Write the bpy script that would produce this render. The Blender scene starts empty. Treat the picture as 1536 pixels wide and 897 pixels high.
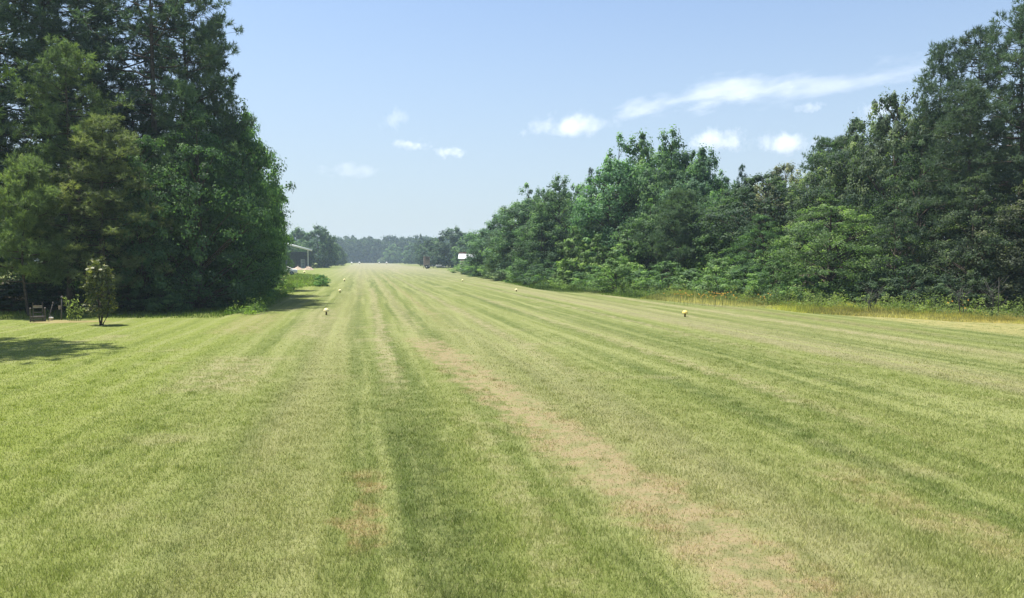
import bpy, math, random
import numpy as np
from mathutils import Vector, Matrix

scene = bpy.context.scene
COL = scene.collection
R = math.radians

# ------------------------------------------------------------------ camera, world, sun, exposure
EYE = 2.5
F = 1200.0                                   # focal length in photo pixels (1536 wide)
PITCH = math.atan(59.0 / F)
cam_data = bpy.data.cameras.new('camera')
cam_data.sensor_width = 36.0
cam_data.lens = F / 1536 * 36.0
cam_data.clip_start = 0.1
cam_data.clip_end = 20000
camera = bpy.data.objects.new('camera', cam_data)
COL.objects.link(camera)
camera.location = (0, 0, EYE)
camera.rotation_euler = (math.pi / 2 - PITCH, 0, 0)
scene.camera = camera

SUN_EL, SUN_AZ = 68.0, -66.0                 # azimuth in degrees from +Y (ahead), negative = to the left
SKY_STRENGTH, SUN_STRENGTH = 0.085, 4.6
world = bpy.data.worlds.new('World')
scene.world = world
world.use_nodes = True
wnt = world.node_tree
wnt.nodes.clear()
w_out = wnt.nodes.new('ShaderNodeOutputWorld')
w_bg = wnt.nodes.new('ShaderNodeBackground')
w_sky = wnt.nodes.new('ShaderNodeTexSky')
w_sky.sky_type = 'NISHITA'
w_sky.sun_disc = False
w_sky.sun_elevation = R(SUN_EL)
w_sky.sun_rotation = R(SUN_AZ)
w_sky.air_density = 1.0
w_sky.dust_density = 0.7
w_sky.ozone_density = 1.6
w_bg.inputs['Strength'].default_value = SKY_STRENGTH
w_mul = wnt.nodes.new('ShaderNodeVectorMath'); w_mul.operation = 'MULTIPLY'
w_mul.inputs[1].default_value = (1.0, 0.985, 0.985)
wnt.links.new(w_sky.outputs[0], w_mul.inputs[0])
w_geo = wnt.nodes.new('ShaderNodeTexCoord')
w_sep = wnt.nodes.new('ShaderNodeSeparateXYZ')
wnt.links.new(w_geo.outputs['Generated'], w_sep.inputs[0])
w_low = wnt.nodes.new('ShaderNodeMapRange'); w_low.interpolation_type = 'SMOOTHSTEP'
wnt.links.new(w_sep.outputs[2], w_low.inputs[0])
w_low.inputs[1].default_value = -0.05; w_low.inputs[2].default_value = 0.42
w_low.inputs[3].default_value = 0.85; w_low.inputs[4].default_value = 0.0
w_mix = wnt.nodes.new('ShaderNodeMix'); w_mix.data_type = 'RGBA'          # pale summer haze low in the sky
wnt.links.new(w_low.outputs[0], w_mix.inputs[0])
wnt.links.new(w_mul.outputs[0], w_mix.inputs[6])
w_mix.inputs[7].default_value = (0.243 / SKY_STRENGTH, 0.292 / SKY_STRENGTH, 0.345 / SKY_STRENGTH, 1)
wnt.links.new(w_mix.outputs[2], w_bg.inputs['Color'])
wnt.links.new(w_bg.outputs[0], w_out.inputs['Surface'])

sun_data = bpy.data.lights.new('sun', 'SUN')
sun_data.energy = SUN_STRENGTH
sun_data.angle = R(0.5)
sun_data.color = (1.0, 0.955, 0.88)
sun = bpy.data.objects.new('sun', sun_data)
COL.objects.link(sun)
ce = math.cos(R(SUN_EL))
to_sun = Vector((math.sin(R(SUN_AZ)) * ce, math.cos(R(SUN_AZ)) * ce, math.sin(R(SUN_EL))))
sun.rotation_euler = to_sun.to_track_quat('Z', 'Y').to_euler()
sun.location = (0, 0, 60)

scene.view_settings.view_transform = 'Standard'
scene.view_settings.look = 'None'
scene.view_settings.exposure = 1.15
scene.view_settings.gamma = 1.0
scene.cycles.use_denoising = True
scene.cycles.max_bounces = 8
scene.cycles.diffuse_bounces = 3
scene.cycles.transmission_bounces = 4
scene.cycles.volume_bounces = 5
scene.cycles.volume_max_steps = 256

cp, sp = math.cos(PITCH), math.sin(PITCH)

def ray(px, py):
    dx = (px - 768) / F
    dy = (448.5 - py) / F
    return dx, cp + dy * sp, -sp + dy * cp

def G(px, py):
    """where a photo pixel meets the ground"""
    dx, dy, dz = ray(px, py)
    t = -EYE / dz
    return dx * t, dy * t

def at(px, py, D):
    """world point seen at a photo pixel at depth y = D"""
    dx, dy, dz = ray(px, py)
    t = D / dy
    return dx * t, D, EYE + dz * t

# ------------------------------------------------------------------ mesh helpers
def mesh_np(name, V, faces, mat=None, attrs=None, smooth=False):
    """faces: list of (n,k) int arrays"""
    me = bpy.data.meshes.new(name)
    V = np.asarray(V, np.float32)
    me.vertices.add(len(V))
    me.vertices.foreach_set('co', V.ravel())
    loops = np.concatenate([f.ravel() for f in faces]).astype(np.int32)
    tot = np.concatenate([np.full(len(f), f.shape[1]) for f in faces]).astype(np.int32)
    start = np.concatenate([[0], np.cumsum(tot)[:-1]]).astype(np.int32)
    me.loops.add(len(loops))
    me.loops.foreach_set('vertex_index', loops)
    me.polygons.add(len(tot))
    me.polygons.foreach_set('loop_start', start)
    if smooth:
        me.polygons.foreach_set('use_smooth', np.ones(len(tot), bool))
    me.update(calc_edges=True)
    if attrs:
        for k, a in attrs.items():
            at_ = me.attributes.new(k, 'FLOAT', 'POINT')
            at_.data.foreach_set('value', np.asarray(a, np.float32))
    if mat:
        me.materials.append(mat)
    return me

def link(name, me, parent=None, loc=None):
    o = bpy.data.objects.new(name, me)
    COL.objects.link(o)
    if parent is not None:
        o.parent = parent
    if loc is not None:
        o.location = loc
    return o

def tag(o, label=None, cat=None, group=None, kind=None):
    if label: o['label'] = label
    if cat: o['category'] = cat
    if group: o['group'] = group
    if kind: o['kind'] = kind
    return o

def thing(name, label, cat, loc, rz=0.0, group=None):
    o = bpy.data.objects.new(name, None)
    o.empty_display_size = 0.3
    COL.objects.link(o)
    o.location = loc
    o.rotation_euler = (0, 0, rz)
    return tag(o, label, cat, group)

class MB:
    """collects boxes, bars and lathes, then links them as one mesh"""
    def __init__(s): s.V = []; s.F = {}; s.n = 0
    def add(s, V, F):
        V = np.asarray(V, float)
        for f in F:
            s.F.setdefault(len(f), []).append([i + s.n for i in f])
        s.V.append(V); s.n += len(V)
    def box(s, c, d, rot=None):
        x, y, z = [v / 2 for v in d]
        b = min(x, y, z) * 0.18
        V = []
        # chamfered box : 24 vertices
        for sx in (-1, 1):
            for sy in (-1, 1):
                for sz in (-1, 1):
                    V += [(sx * (x - b), sy * (y - b), sz * z), (sx * (x - b), sy * y, sz * (z - b)), (sx * x, sy * (y - b), sz * (z - b))]
        def I(sx, sy, sz, k): return ((sx > 0) * 4 + (sy > 0) * 2 + (sz > 0)) * 3 + k
        Fs = []
        for sz in (-1, 1): Fs.append([I(-1, -1, sz, 0), I(1, -1, sz, 0), I(1, 1, sz, 0), I(-1, 1, sz, 0)][::sz])
        for sy in (-1, 1): Fs.append([I(-1, sy, -1, 1), I(1, sy, -1, 1), I(1, sy, 1, 1), I(-1, sy, 1, 1)][::-sy])
        for sx in (-1, 1): Fs.append([I(sx, -1, -1, 2), I(sx, 1, -1, 2), I(sx, 1, 1, 2), I(sx, -1, 1, 2)][::sx])
        for a in (-1, 1):
            for c2 in (-1, 1):
                Fs.append([I(-1, a, c2, 0), I(1, a, c2, 0), I(1, a, c2, 1), I(-1, a, c2, 1)])
                Fs.append([I(a, -1, c2, 0), I(a, 1, c2, 0), I(a, 1, c2, 2), I(a, -1, c2, 2)])
                Fs.append([I(a, c2, -1, 1), I(a, c2, 1, 1), I(a, c2, 1, 2), I(a, c2, -1, 2)])
        for sx in (-1, 1):
            for sy in (-1, 1):
                for sz in (-1, 1):
                    Fs.append([I(sx, sy, sz, k) for k in range(3)])
        V = np.array(V)
        if rot is not None:
            V = V @ np.array(Matrix.Rotation(rot[0], 3, rot[1])).T
        s.add(V + np.array(c), Fs)
    def tube(s, pts, rad, sides=6, caps=True):
        V, Fq = tube_np(np.array(pts, float), np.array(rad, float), sides)
        Fs = [list(f) for f in Fq]
        if caps:
            Fs.append(list(range(sides))[::-1]); Fs.append(list(range(len(V) - sides, len(V))))
        s.add(V, Fs)
    def lathe(s, prof, c=(0, 0, 0), n=14, top=True, bottom=True):
        V = []
        for r, z in prof:
            for k in range(n):
                a = 2 * math.pi * k / n
                V.append((c[0] + r * math.cos(a), c[1] + r * math.sin(a), c[2] + z))
        Fs = []
        for i in range(len(prof) - 1):
            for k in range(n):
                Fs.append([i * n + k, i * n + (k + 1) % n, (i + 1) * n + (k + 1) % n, (i + 1) * n + k])
        if bottom: Fs.append(list(range(n))[::-1])
        if top: Fs.append([(len(prof) - 1) * n + k for k in range(n)])
        s.add(V, Fs)
    def build(s, name, mat, parent=None, smooth=False, loc=None):
        V = np.concatenate(s.V)
        me = mesh_np(name, V, [np.array(f) for f in s.F.values()], mat, smooth=smooth)
        return link(name, me, parent, loc)

def tube_np(P, rad, sides):
    n = len(P)
    T = np.gradient(P, axis=0)
    T /= np.linalg.norm(T, axis=1)[:, None] + 1e-9
    ref = np.where(np.abs(T[:, 2:3]) > 0.9, np.array([[1.0, 0, 0]]), np.array([[0, 0, 1.0]]))
    A = np.cross(T, ref); A /= np.linalg.norm(A, axis=1)[:, None] + 1e-9
    B = np.cross(T, A)
    a = np.arange(sides) * 2 * np.pi / sides
    V = P[:, None, :] + rad[:, None, None] * (np.cos(a)[None, :, None] * A[:, None, :] + np.sin(a)[None, :, None] * B[:, None, :])
    i = np.arange(n - 1)[:, None] * sides
    k = np.arange(sides)[None, :]
    k2 = (k + 1) % sides
    Fq = np.stack([i + k, i + k2, i + sides + k2, i + sides + k], -1).reshape(-1, 4)
    return V.reshape(-1, 3), Fq

# ------------------------------------------------------------------ material helpers
class N:
    """tiny node-expression wrapper"""
    def __init__(s, nt): s.nt = nt
    def node(s, t, **kw):
        n = s.nt.nodes.new(t)
        for k, v in kw.items(): setattr(n, k, v)
        return n
    def put(s, sock, v):
        if isinstance(v, bpy.types.NodeSocket): s.nt.links.new(v, sock)
        elif v is not None: sock.default_value = v
    def m(s, op, a, b=None, c=None, clamp=False):
        n = s.node('ShaderNodeMath', operation=op); n.use_clamp = clamp
        s.put(n.inputs[0], a)
        if b is not None: s.put(n.inputs[1], b)
        if c is not None: s.put(n.inputs[2], c)
        return n.outputs[0]
    def noise(s, vec, scale=1.0, detail=3.0, rough=0.55, dist=0.0):
        n = s.node('ShaderNodeTexNoise'); s.put(n.inputs['Vector'], vec)
        n.inputs['Scale'].default_value = scale; n.inputs['Detail'].default_value = detail
        n.inputs['Roughness'].default_value = rough; n.inputs['Distortion'].default_value = dist
        return n.outputs[0]
    def ss(s, x, lo, hi):
        n = s.node('ShaderNodeMapRange', interpolation_type='SMOOTHSTEP')
        s.put(n.inputs[0], x); n.inputs[1].default_value = lo; n.inputs[2].default_value = hi
        n.inputs[3].default_value = 0.0; n.inputs[4].default_value = 1.0
        return n.outputs[0]
    def mix(s, f, a, b):
        n = s.node('ShaderNodeMix', data_type='RGBA'); s.put(n.inputs[0], f)
        s.put(n.inputs[6], a if isinstance(a, bpy.types.NodeSocket) else (*a, 1.0))
        s.put(n.inputs[7], b if isinstance(b, bpy.types.NodeSocket) else (*b, 1.0))
        return n.outputs[2]
    def mul(s, f, a):
        n = s.node('ShaderNodeVectorMath', operation='SCALE')
        s.put(n.inputs[0], a); s.put(n.inputs[3], f)
        return n.outputs[0]
    def xyz(s, x, y, z):
        n = s.node('ShaderNodeCombineXYZ')
        s.put(n.inputs[0], x); s.put(n.inputs[1], y); s.put(n.inputs[2], z)
        return n.outputs[0]

def new_mat(name):
    m = bpy.data.materials.new(name); m.use_nodes = True
    m.node_tree.nodes.clear()
    return m, N(m.node_tree)

def simple(name, color, rough=0.7, spec=0.3, var=0.15, scale=6.0, color2=None, metal=0.0, bump=0.0):
    m, e = new_mat(name)
    out = e.node('ShaderNodeOutputMaterial')
    b = e.node('ShaderNodeBsdfPrincipled')
    tc = e.node('ShaderNodeTexCoord').outputs['Object']
    nz = e.noise(tc, scale, 5.0, 0.6)
    c2 = color2 or tuple(c * (1 - 2.2 * var) for c in color)
    c = e.mix(e.ss(nz, 0.3, 0.7), color, c2)
    e.put(b.inputs['Base Color'], c)
    b.inputs['Roughness'].default_value = rough
    b.inputs['Specular IOR Level'].default_value = spec
    b.inputs['Metallic'].default_value = metal
    if bump:
        bp = e.node('ShaderNodeBump'); bp.inputs['Strength'].default_value = bump
        e.put(bp.inputs['Height'], e.noise(tc, scale * 3, 6.0)); e.nt.links.new(bp.outputs[0], b.inputs['Normal'])
    e.nt.links.new(b.outputs[0], out.inputs[0])
    return m

def leaf_mat(name, transl=0.42, rough=0.62, spec=0.16, tint_amp=0.6, hue=(1.3, 1.15, 0.8)):
    """foliage: the object colour varied leaf by leaf and clump by clump"""
    m, e = new_mat(name)
    out = e.node('ShaderNodeOutputMaterial')
    oc = e.node('ShaderNodeObjectInfo').outputs['Color']
    a = e.node('ShaderNodeAttribute', attribute_name='tint').outputs['Fac']
    f = e.m('ADD', e.m('MULTIPLY', a, 2 * tint_amp), 1 - tint_amp)
    base = e.mul(f, oc)
    yl = e.node('ShaderNodeVectorMath', operation='MULTIPLY')
    e.put(yl.inputs[0], base); yl.inputs[1].default_value = hue
    col = e.mix(e.ss(a, 0.45, 1.0), base, yl.outputs[0])
    b = e.node('ShaderNodeBsdfPrincipled')
    e.put(b.inputs['Base Color'], col)
    b.inputs['Roughness'].default_value = rough
    b.inputs['Specular IOR Level'].default_value = spec
    t = e.node('ShaderNodeBsdfTranslucent')
    tcol = e.node('ShaderNodeVectorMath', operation='MULTIPLY')
    e.put(tcol.inputs[0], col); tcol.inputs[1].default_value = (1.25, 1.5, 0.7)
    e.put(t.inputs[0], tcol.outputs[0])
    mx = e.node('ShaderNodeMixShader'); mx.inputs[0].default_value = transl
    e.nt.links.new(b.outputs[0], mx.inputs[1]); e.nt.links.new(t.outputs[0], mx.inputs[2])
    e.nt.links.new(mx.outputs[0], out.inputs[0])
    return m

# ---- mown grass colour as a function of the place on the ground
G_DARK = (0.104, 0.138, 0.028)
G_MID = (0.170, 0.202, 0.044)
G_LIGHT = (0.262, 0.284, 0.088)
STRAW = (0.325, 0.288, 0.135)
TAN = (0.298, 0.245, 0.108)
YELLOW = (0.212, 0.262, 0.034)

def grass_colour(e):
    pos = e.node('ShaderNodeNewGeometry').outputs['Position']
    sx = e.node('ShaderNodeSeparateXYZ'); e.put(sx.inputs[0], pos)
    x, y = sx.outputs[0], sx.outputs[1]
    flat = e.xyz(x, y, 0.0)
    wob = e.m('MULTIPLY', e.m('SUBTRACT', e.noise(e.xyz(x, e.m('MULTIPLY', y, 0.4), 0.0), 0.22, 2.0), 0.5), 0.6)
    wob2 = e.m('MULTIPLY', e.m('SUBTRACT', e.noise(flat, 1.5, 4.0, 0.65), 0.5), 1.3)
    u0 = e.m('MULTIPLY', e.m('ADD', x, e.m('MULTIPLY', y, 0.186)), 0.983)
    u = e.m('ADD', u0, wob)
    # streaks along the strip, at three widths
    s1 = e.noise(e.xyz(u, e.m('MULTIPLY', y, 0.018), 0.0), 1.05, 3.0, 0.6)
    s2 = e.noise(e.xyz(u, e.m('MULTIPLY', y, 0.035), 7.0), 2.9, 3.0, 0.6)
    s3 = e.noise(e.xyz(u0, e.m('MULTIPLY', y, 0.02), 17.0), 0.33, 2.0, 0.5)
    pt = e.noise(flat, 0.33, 4.0, 0.62)
    pf = e.noise(flat, 2.6, 4.0, 0.65)
    pff = e.noise(flat, 11.0, 3.0, 0.7)
    c = e.mix(e.ss(s1, 0.30, 0.60), G_DARK, G_MID)
    c = e.mix(e.m('MULTIPLY', e.ss(s2, 0.46, 0.68), 0.75), c, G_LIGHT)
    c = e.mix(e.m('MULTIPLY', e.ss(s3, 0.5, 0.72), 0.55), c, STRAW)
    # lawn left of the strip: fresher and yellower
    lawn = e.m('SUBTRACT', 1.0, e.ss(u0, -5.5, -1.2))
    c = e.mix(e.m('MULTIPLY', lawn, 0.55), c, YELLOW)
    # mower passes
    band = e.m('SINE', e.m('MULTIPLY', u, 2 * math.pi / 1.25))
    fade = e.ss(y, 7.0, 22.0)
    c = e.mix(e.m('MULTIPLY', e.m('MULTIPLY', e.ss(e.m('ADD', band, e.m('MULTIPLY', s2, 1.2)), 1.05, 1.7), fade), 0.55), c, G_LIGHT)
    c = e.mix(e.m('MULTIPLY', e.m('MULTIPLY', e.ss(e.m('MULTIPLY', band, -1.0), 0.3, 1.0), fade), 0.24), c, G_DARK)
    # blotches
    c = e.mix(e.m('MULTIPLY', e.ss(pt, 0.55, 0.74), 0.5), c, STRAW)
    c = e.mix(e.m('MULTIPLY', e.ss(pf, 0.48, 0.70), 0.58), c, G_LIGHT)
    c = e.mix(e.m('MULTIPLY', e.ss(e.m('SUBTRACT', 1.0, pf), 0.5, 0.72), 0.30), c, G_DARK)
    # named worn strips: (u at y=0, du/dy, half width, y0, y1, colour, strength)
    uw = e.m('ADD', u0, e.m('ADD', e.m('MULTIPLY', wob, 0.45), wob2))
    strips = [
        (3.55, -0.072, 0.60, 3.0, 27.0, TAN, 1.0),
        (1.75, 0.0, 0.35, 20.0, 120.0, STRAW, 0.55),
        (0.50, 0.003, 0.24, 11.5, 75.0, STRAW, 0.75),
        (0.62, 0.0, 0.36, 3.0, 12.5, (0.062, 0.090, 0.016), 0.7),
        (1.60, 0.0, 0.22, 4.0, 14.0, STRAW, 0.3),
        (-0.02, 0.0, 0.2, 6.4, 9.6, (0.34, 0.21, 0.10), 0.4),
        (-1.2, 0.0, 0.6, 5.0, 10.5, G_MID, 0.5),
        (5.5, 0.0, 0.42, 6.3, 9.6, TAN, 0.55),
        (-3.0, 0.0, 1.0, 14.5, 21.0, STRAW, 0.55),
        (-4.4, 0.0, 1.0, 26.0, 38.0, TAN, 0.45),
        (-1.9, 0.0, 0.7, 24.0, 42.0, STRAW, 0.5),
        (7.6, 0.0, 0.25, 8.0, 60.0, STRAW, 0.5),
        (4.6, 0.0, 0.20, 11.0, 130.0, STRAW, 0.6),
        (6.1, 0.0, 0.16, 9.0, 120.0, G_LIGHT, 0.7),
        (10.7, 0.0, 0.22, 14.0, 120.0, STRAW, 0.6),
        (14.3, 0.0, 0.28, 20.0, 130.0, STRAW, 0.5),
        (3.0, 0.0, 0.2, 24.0, 150.0, TAN, 0.6),
        (9.9, 0.0, 0.9, 11.5, 15.0, G_LIGHT, 0.85),
        (12.1, 0.0, 0.35, 14.0, 90.0, STRAW, 0.45),
        (16.5, 0.0, 0.4, 18.0, 60.0, STRAW, 0.6),
        (18.8, 0.0, 0.6, 24.0, 64.0, TAN, 0.45),
    ]
    brk = e.m('MULTIPLY', e.ss(pff, 0.30, 0.55), e.ss(pf, 0.38, 0.58))
    for (uu, sl, hw, v0, v1, colr, st) in strips:
        d = e.m('ABSOLUTE', e.m('SUBTRACT', uw, e.m('ADD', e.m('MULTIPLY', y, sl), uu)))
        a = e.m('SUBTRACT', 1.0, e.ss(d, hw * 0.45, hw * 1.25))
        k = max(0.6, (v1 - v0) * 0.15)
        b = e.m('MULTIPLY', e.ss(y, v0, v0 + k), e.m('SUBTRACT', 1.0, e.ss(y, v1 - k, v1)))
        msk = e.m('MULTIPLY', e.m('MULTIPLY', a, b), st)
        msk = e.m('MULTIPLY', msk, e.m('ADD', e.m('MULTIPLY', brk, 0.95), 0.18))
        c = e.mix(msk, c, colr)
    # drier towards the far end of the strip
    dry = e.m('MULTIPLY', e.ss(y, 45.0, 260.0), e.m('SUBTRACT', 1.0, e.ss(e.m('ABSOLUTE', e.m('SUBTRACT', u0, 6.0)), 9.0, 16.0)))
    c = e.mix(e.m('MULTIPLY', dry, 0.55), c, (0.34, 0.305, 0.175))
    return c, x, y, u0, flat, pf, pff

def ground_material():
    m, e = new_mat('mown_grass_ground')
    out = e.node('ShaderNodeOutputMaterial')
    c, x, y, u0, flat, pf, pff = grass_colour(e)
    dm = e.node('ShaderNodeVectorMath', operation='MULTIPLY'); e.put(dm.inputs[0], c); dm.inputs[1].default_value = (0.74, 0.73, 0.88); c = dm.outputs[0]  # sheet darkened to match the self-shadow of the blades
    # straw-coloured rough verge at the right
    vg = e.m('MULTIPLY', e.ss(u0, 20.6, 22.0), e.m('SUBTRACT', 1.0, e.ss(y, 44.0, 52.0)))
    c = e.mix(e.m('MULTIPLY', vg, e.ss(pf, 0.3, 0.6)), c, (0.25, 0.225, 0.088))
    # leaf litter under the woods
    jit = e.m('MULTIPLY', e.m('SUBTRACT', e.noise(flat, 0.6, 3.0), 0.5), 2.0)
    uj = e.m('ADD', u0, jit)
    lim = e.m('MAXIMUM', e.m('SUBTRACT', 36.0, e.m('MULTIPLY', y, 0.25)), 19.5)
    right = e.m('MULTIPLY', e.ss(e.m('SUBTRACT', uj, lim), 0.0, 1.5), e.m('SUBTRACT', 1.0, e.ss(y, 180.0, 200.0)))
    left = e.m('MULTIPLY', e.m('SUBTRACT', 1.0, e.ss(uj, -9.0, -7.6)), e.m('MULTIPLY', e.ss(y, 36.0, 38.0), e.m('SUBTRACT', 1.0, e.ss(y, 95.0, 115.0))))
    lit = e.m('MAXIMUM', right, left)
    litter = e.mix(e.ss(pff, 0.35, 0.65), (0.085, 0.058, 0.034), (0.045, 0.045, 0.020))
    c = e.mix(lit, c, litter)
    c = e.mix(e.m('MULTIPLY', e.ss(pff, 0.55, 0.8), 0.25), c, (0.09, 0.085, 0.035))
    b = e.node('ShaderNodeBsdfPrincipled')
    e.put(b.inputs['Base Color'], c)
    b.inputs['Roughness'].default_value = 0.9
    b.inputs['Specular IOR Level'].default_value = 0.12
    bp = e.node('ShaderNodeBump'); bp.inputs['Strength'].default_value = 0.5; bp.inputs['Distance'].default_value = 0.04
    hsum = e.m('ADD', pff, e.m('MULTIPLY', e.noise(flat, 45.0, 3.0, 0.7), 0.7))
    e.put(bp.inputs['Height'], hsum); e.nt.links.new(bp.outputs[0], b.inputs['Normal'])
    e.nt.links.new(b.outputs[0], out.inputs[0])
    return m

def blade_material():
    m, e = new_mat('mown_grass_blades')
    out = e.node('ShaderNodeOutputMaterial')
    c = grass_colour(e)[0]
    a = e.node('ShaderNodeAttribute', attribute_name='tint').outputs['Fac']
    c = e.mul(e.m('ADD', e.m('MULTIPLY', a, 0.8), 1.0), c)
    c = e.mix(e.m('MULTIPLY', e.ss(a, 0.86, 0.95), 0.6), c, (0.58, 0.52, 0.27))
    d = e.node('ShaderNodeBsdfPrincipled'); e.put(d.inputs['Base Color'], c)
    d.inputs['Roughness'].default_value = 0.6; d.inputs['Specular IOR Level'].default_value = 0.25
    t = e.node('ShaderNodeBsdfTranslucent'); e.put(t.inputs[0], c)
    mx = e.node('ShaderNodeMixShader'); mx.inputs[0].default_value = 0.35
    e.nt.links.new(d.outputs[0], mx.inputs[1]); e.nt.links.new(t.outputs[0], mx.inputs[2])
    e.nt.links.new(mx.outputs[0], out.inputs[0])
    return m

M_GROUND = ground_material()
M_BLADE = blade_material()
M_LEAF = leaf_mat('broad_leaves')
M_NEEDLE = leaf_mat('pine_needles', transl=0.3, rough=0.62, spec=0.15, tint_amp=0.6, hue=(1.35, 1.15, 0.75))
M_GLOSSY = leaf_mat('glossy_leaves', transl=0.25, rough=0.45, spec=0.3, tint_amp=0.75, hue=(1.9, 1.5, 0.8))
M_BARK = simple('bark', (0.115, 0.090, 0.070), 0.9, 0.1, 0.2, 9.0, (0.055, 0.045, 0.038), bump=0.5)
M_WHITE = simple('white_paint', (0.80, 0.79, 0.75), 0.5, 0.4, 0.05, 3.0)
M_ROOF = simple('white_metal_roof', (0.78, 0.79, 0.80), 0.35, 0.5, 0.05, 2.0)
M_CAP = simple('marker_cap_cream', (0.82, 0.72, 0.36), 0.5, 0.4, 0.05, 8.0)
M_YCAP = simple('marker_cap_yellow', (0.80, 0.62, 0.16), 0.5, 0.4, 0.05, 8.0)
M_STAKE = simple('marker_stake', (0.20, 0.13, 0.06), 0.8, 0.2, 0.2, 14.0)
M_WOOD = simple('grey_wood', (0.17, 0.155, 0.14), 0.85, 0.2, 0.18, 12.0, bump=0.3)
M_PALEWOOD = simple('pale_wood', (0.44, 0.37, 0.32), 0.8, 0.2, 0.12, 12.0, bump=0.2)
M_BROWNWOOD = simple('brown_boards', (0.34, 0.27, 0.26), 0.85, 0.2, 0.15, 4.0)
M_METAL = simple('grey_metal', (0.33, 0.34, 0.35), 0.5, 0.5, 0.1, 10.0, metal=0.4)
M_DARK = simple('dark_siding', (0.15, 0.16, 0.17), 0.8, 0.2, 0.15, 3.0)
M_RUBBER = simple('black_rubber', (0.025, 0.025, 0.025), 0.8, 0.2, 0.1, 10.0)
M_BROWNROOF = simple('brown_roof', (0.16, 0.085, 0.06), 0.8, 0.2, 0.15, 3.0)
M_SAND = simple('pale_rubble', (0.36, 0.31, 0.24), 0.9, 0.1, 0.2, 3.0, (0.30, 0.22, 0.16), bump=0.4)
M_PETAL = simple('white_petals', (0.86, 0.82, 0.72), 0.6, 0.2, 0.03, 8.0)
M_ORANGE = simple('orange_petals', (0.55, 0.27, 0.03), 0.6, 0.2, 0.05, 20.0)
M_STEM = simple('green_stem', (0.10, 0.14, 0.05), 0.7, 0.2, 0.1, 20.0)
M_DIRT = simple('bare_soil', (0.22, 0.19, 0.09), 0.95, 0.05, 0.2, 3.0, (0.20, 0.17, 0.07), bump=0.5)

# ------------------------------------------------------------------ ground and mown grass
def grid_mesh(name, xs, ys, mat):
    X, Y = np.meshgrid(xs, ys)
    V = np.stack([X.ravel(), Y.ravel(), np.zeros(X.size)], 1)
    nx = len(xs)
    i, j = np.meshgrid(np.arange(nx - 1), np.arange(len(ys) - 1))
    a = (j * nx + i).ravel()
    return mesh_np(name, V, [np.stack([a, a + 1, a + nx + 1, a + nx], 1)], mat)
xs = np.linspace(-1300, 1300, 27)
ground = link('ground', grid_mesh('ground', xs, np.linspace(-200, 1300, 16), M_GROUND))
tag(ground, kind='structure')

rng = np.random.default_rng(7)

def blades(name, X, Y, h, w, mat, lean=0.5, tint=None, seed=1, z0=0.0):
    r = np.random.default_rng(seed)
    n = len(X)
    a = r.uniform(0, 2 * np.pi, n)
    la = r.uniform(0, 2 * np.pi, n)
    ln = h * r.uniform(0.1, 1.0, n) * lean
    dx, dy = np.cos(a) * w / 2, np.sin(a) * w / 2
    z = np.full(n, z0)
    A = np.stack([X - dx, Y - dy, z], 1); B = np.stack([X + dx, Y + dy, z], 1)
    T = np.stack([X + np.cos(la) * ln, Y + np.sin(la) * ln, z0 + h], 1)
    V = np.stack([A, B, T], 1).reshape(-1, 3)
    Fc = np.arange(3 * n).reshape(-1, 3)
    t = r.random(n) if tint is None else tint
    return mesh_np(name, V, [Fc], mat, {'tint': np.repeat(t, 3)})

def scatter_blades(n_per, d0, d1, expo):
    # number density ~ n_per*(d0/D)^expo per m2 inside a wedge in front of the camera
    D = np.linspace(d0, d1, 400)
    dens = n_per * (4.5 / D) ** expo * (1.55 * D)
    cdf = np.concatenate([[0], np.cumsum((dens[1:] + dens[:-1]) / 2 * np.diff(D))])
    total = int(cdf[-1])
    u = rng.random(total) * cdf[-1]
    d = np.interp(u, cdf, D)
    x = (rng.random(total) - 0.5) * 1.55 * d
    return x, d
gx, gy = scatter_blades(6800, 4.0, 60.0, 1.8)
keep = rng.random(len(gy)) > np.clip((gy - 14) / 46, 0, 1) ** 0.7
gx, gy = gx[keep], gy[keep]
keep = ~((gx * 0.983 + gy * 0.183 < -9.0) & (gy > 36))
gx, gy = gx[keep], gy[keep]
# uneven mowing height in tufts
tuft = 0.5 + 0.5 * np.sin(gx * 5.1 + 1.7 * np.sin(gy * 3.3)) * np.sin(gy * 4.3 + 1.3 * np.sin(gx * 2.7))
guw = gx * 0.983 + gy * 0.183 - 3.55 + 0.072 * gy + 0.25 * np.sin(gy * 2.1 + gx)
worn = np.exp(-(guw / 0.45) ** 2) * (gy < 27)
keep = rng.random(len(gx)) > 0.55 * worn
gx, gy, tuft, worn = gx[keep], gy[keep], tuft[keep], worn[keep]
gh = (0.015 + 0.028 * tuft + 0.018 * rng.random(len(gx)) + 0.03 * (rng.random(len(gx)) > 0.97)) * (1 - 0.45 * worn) * np.clip(1.2 - gy * 0.03, 0.22, 1)
gt = rng.random(len(gx))
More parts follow.
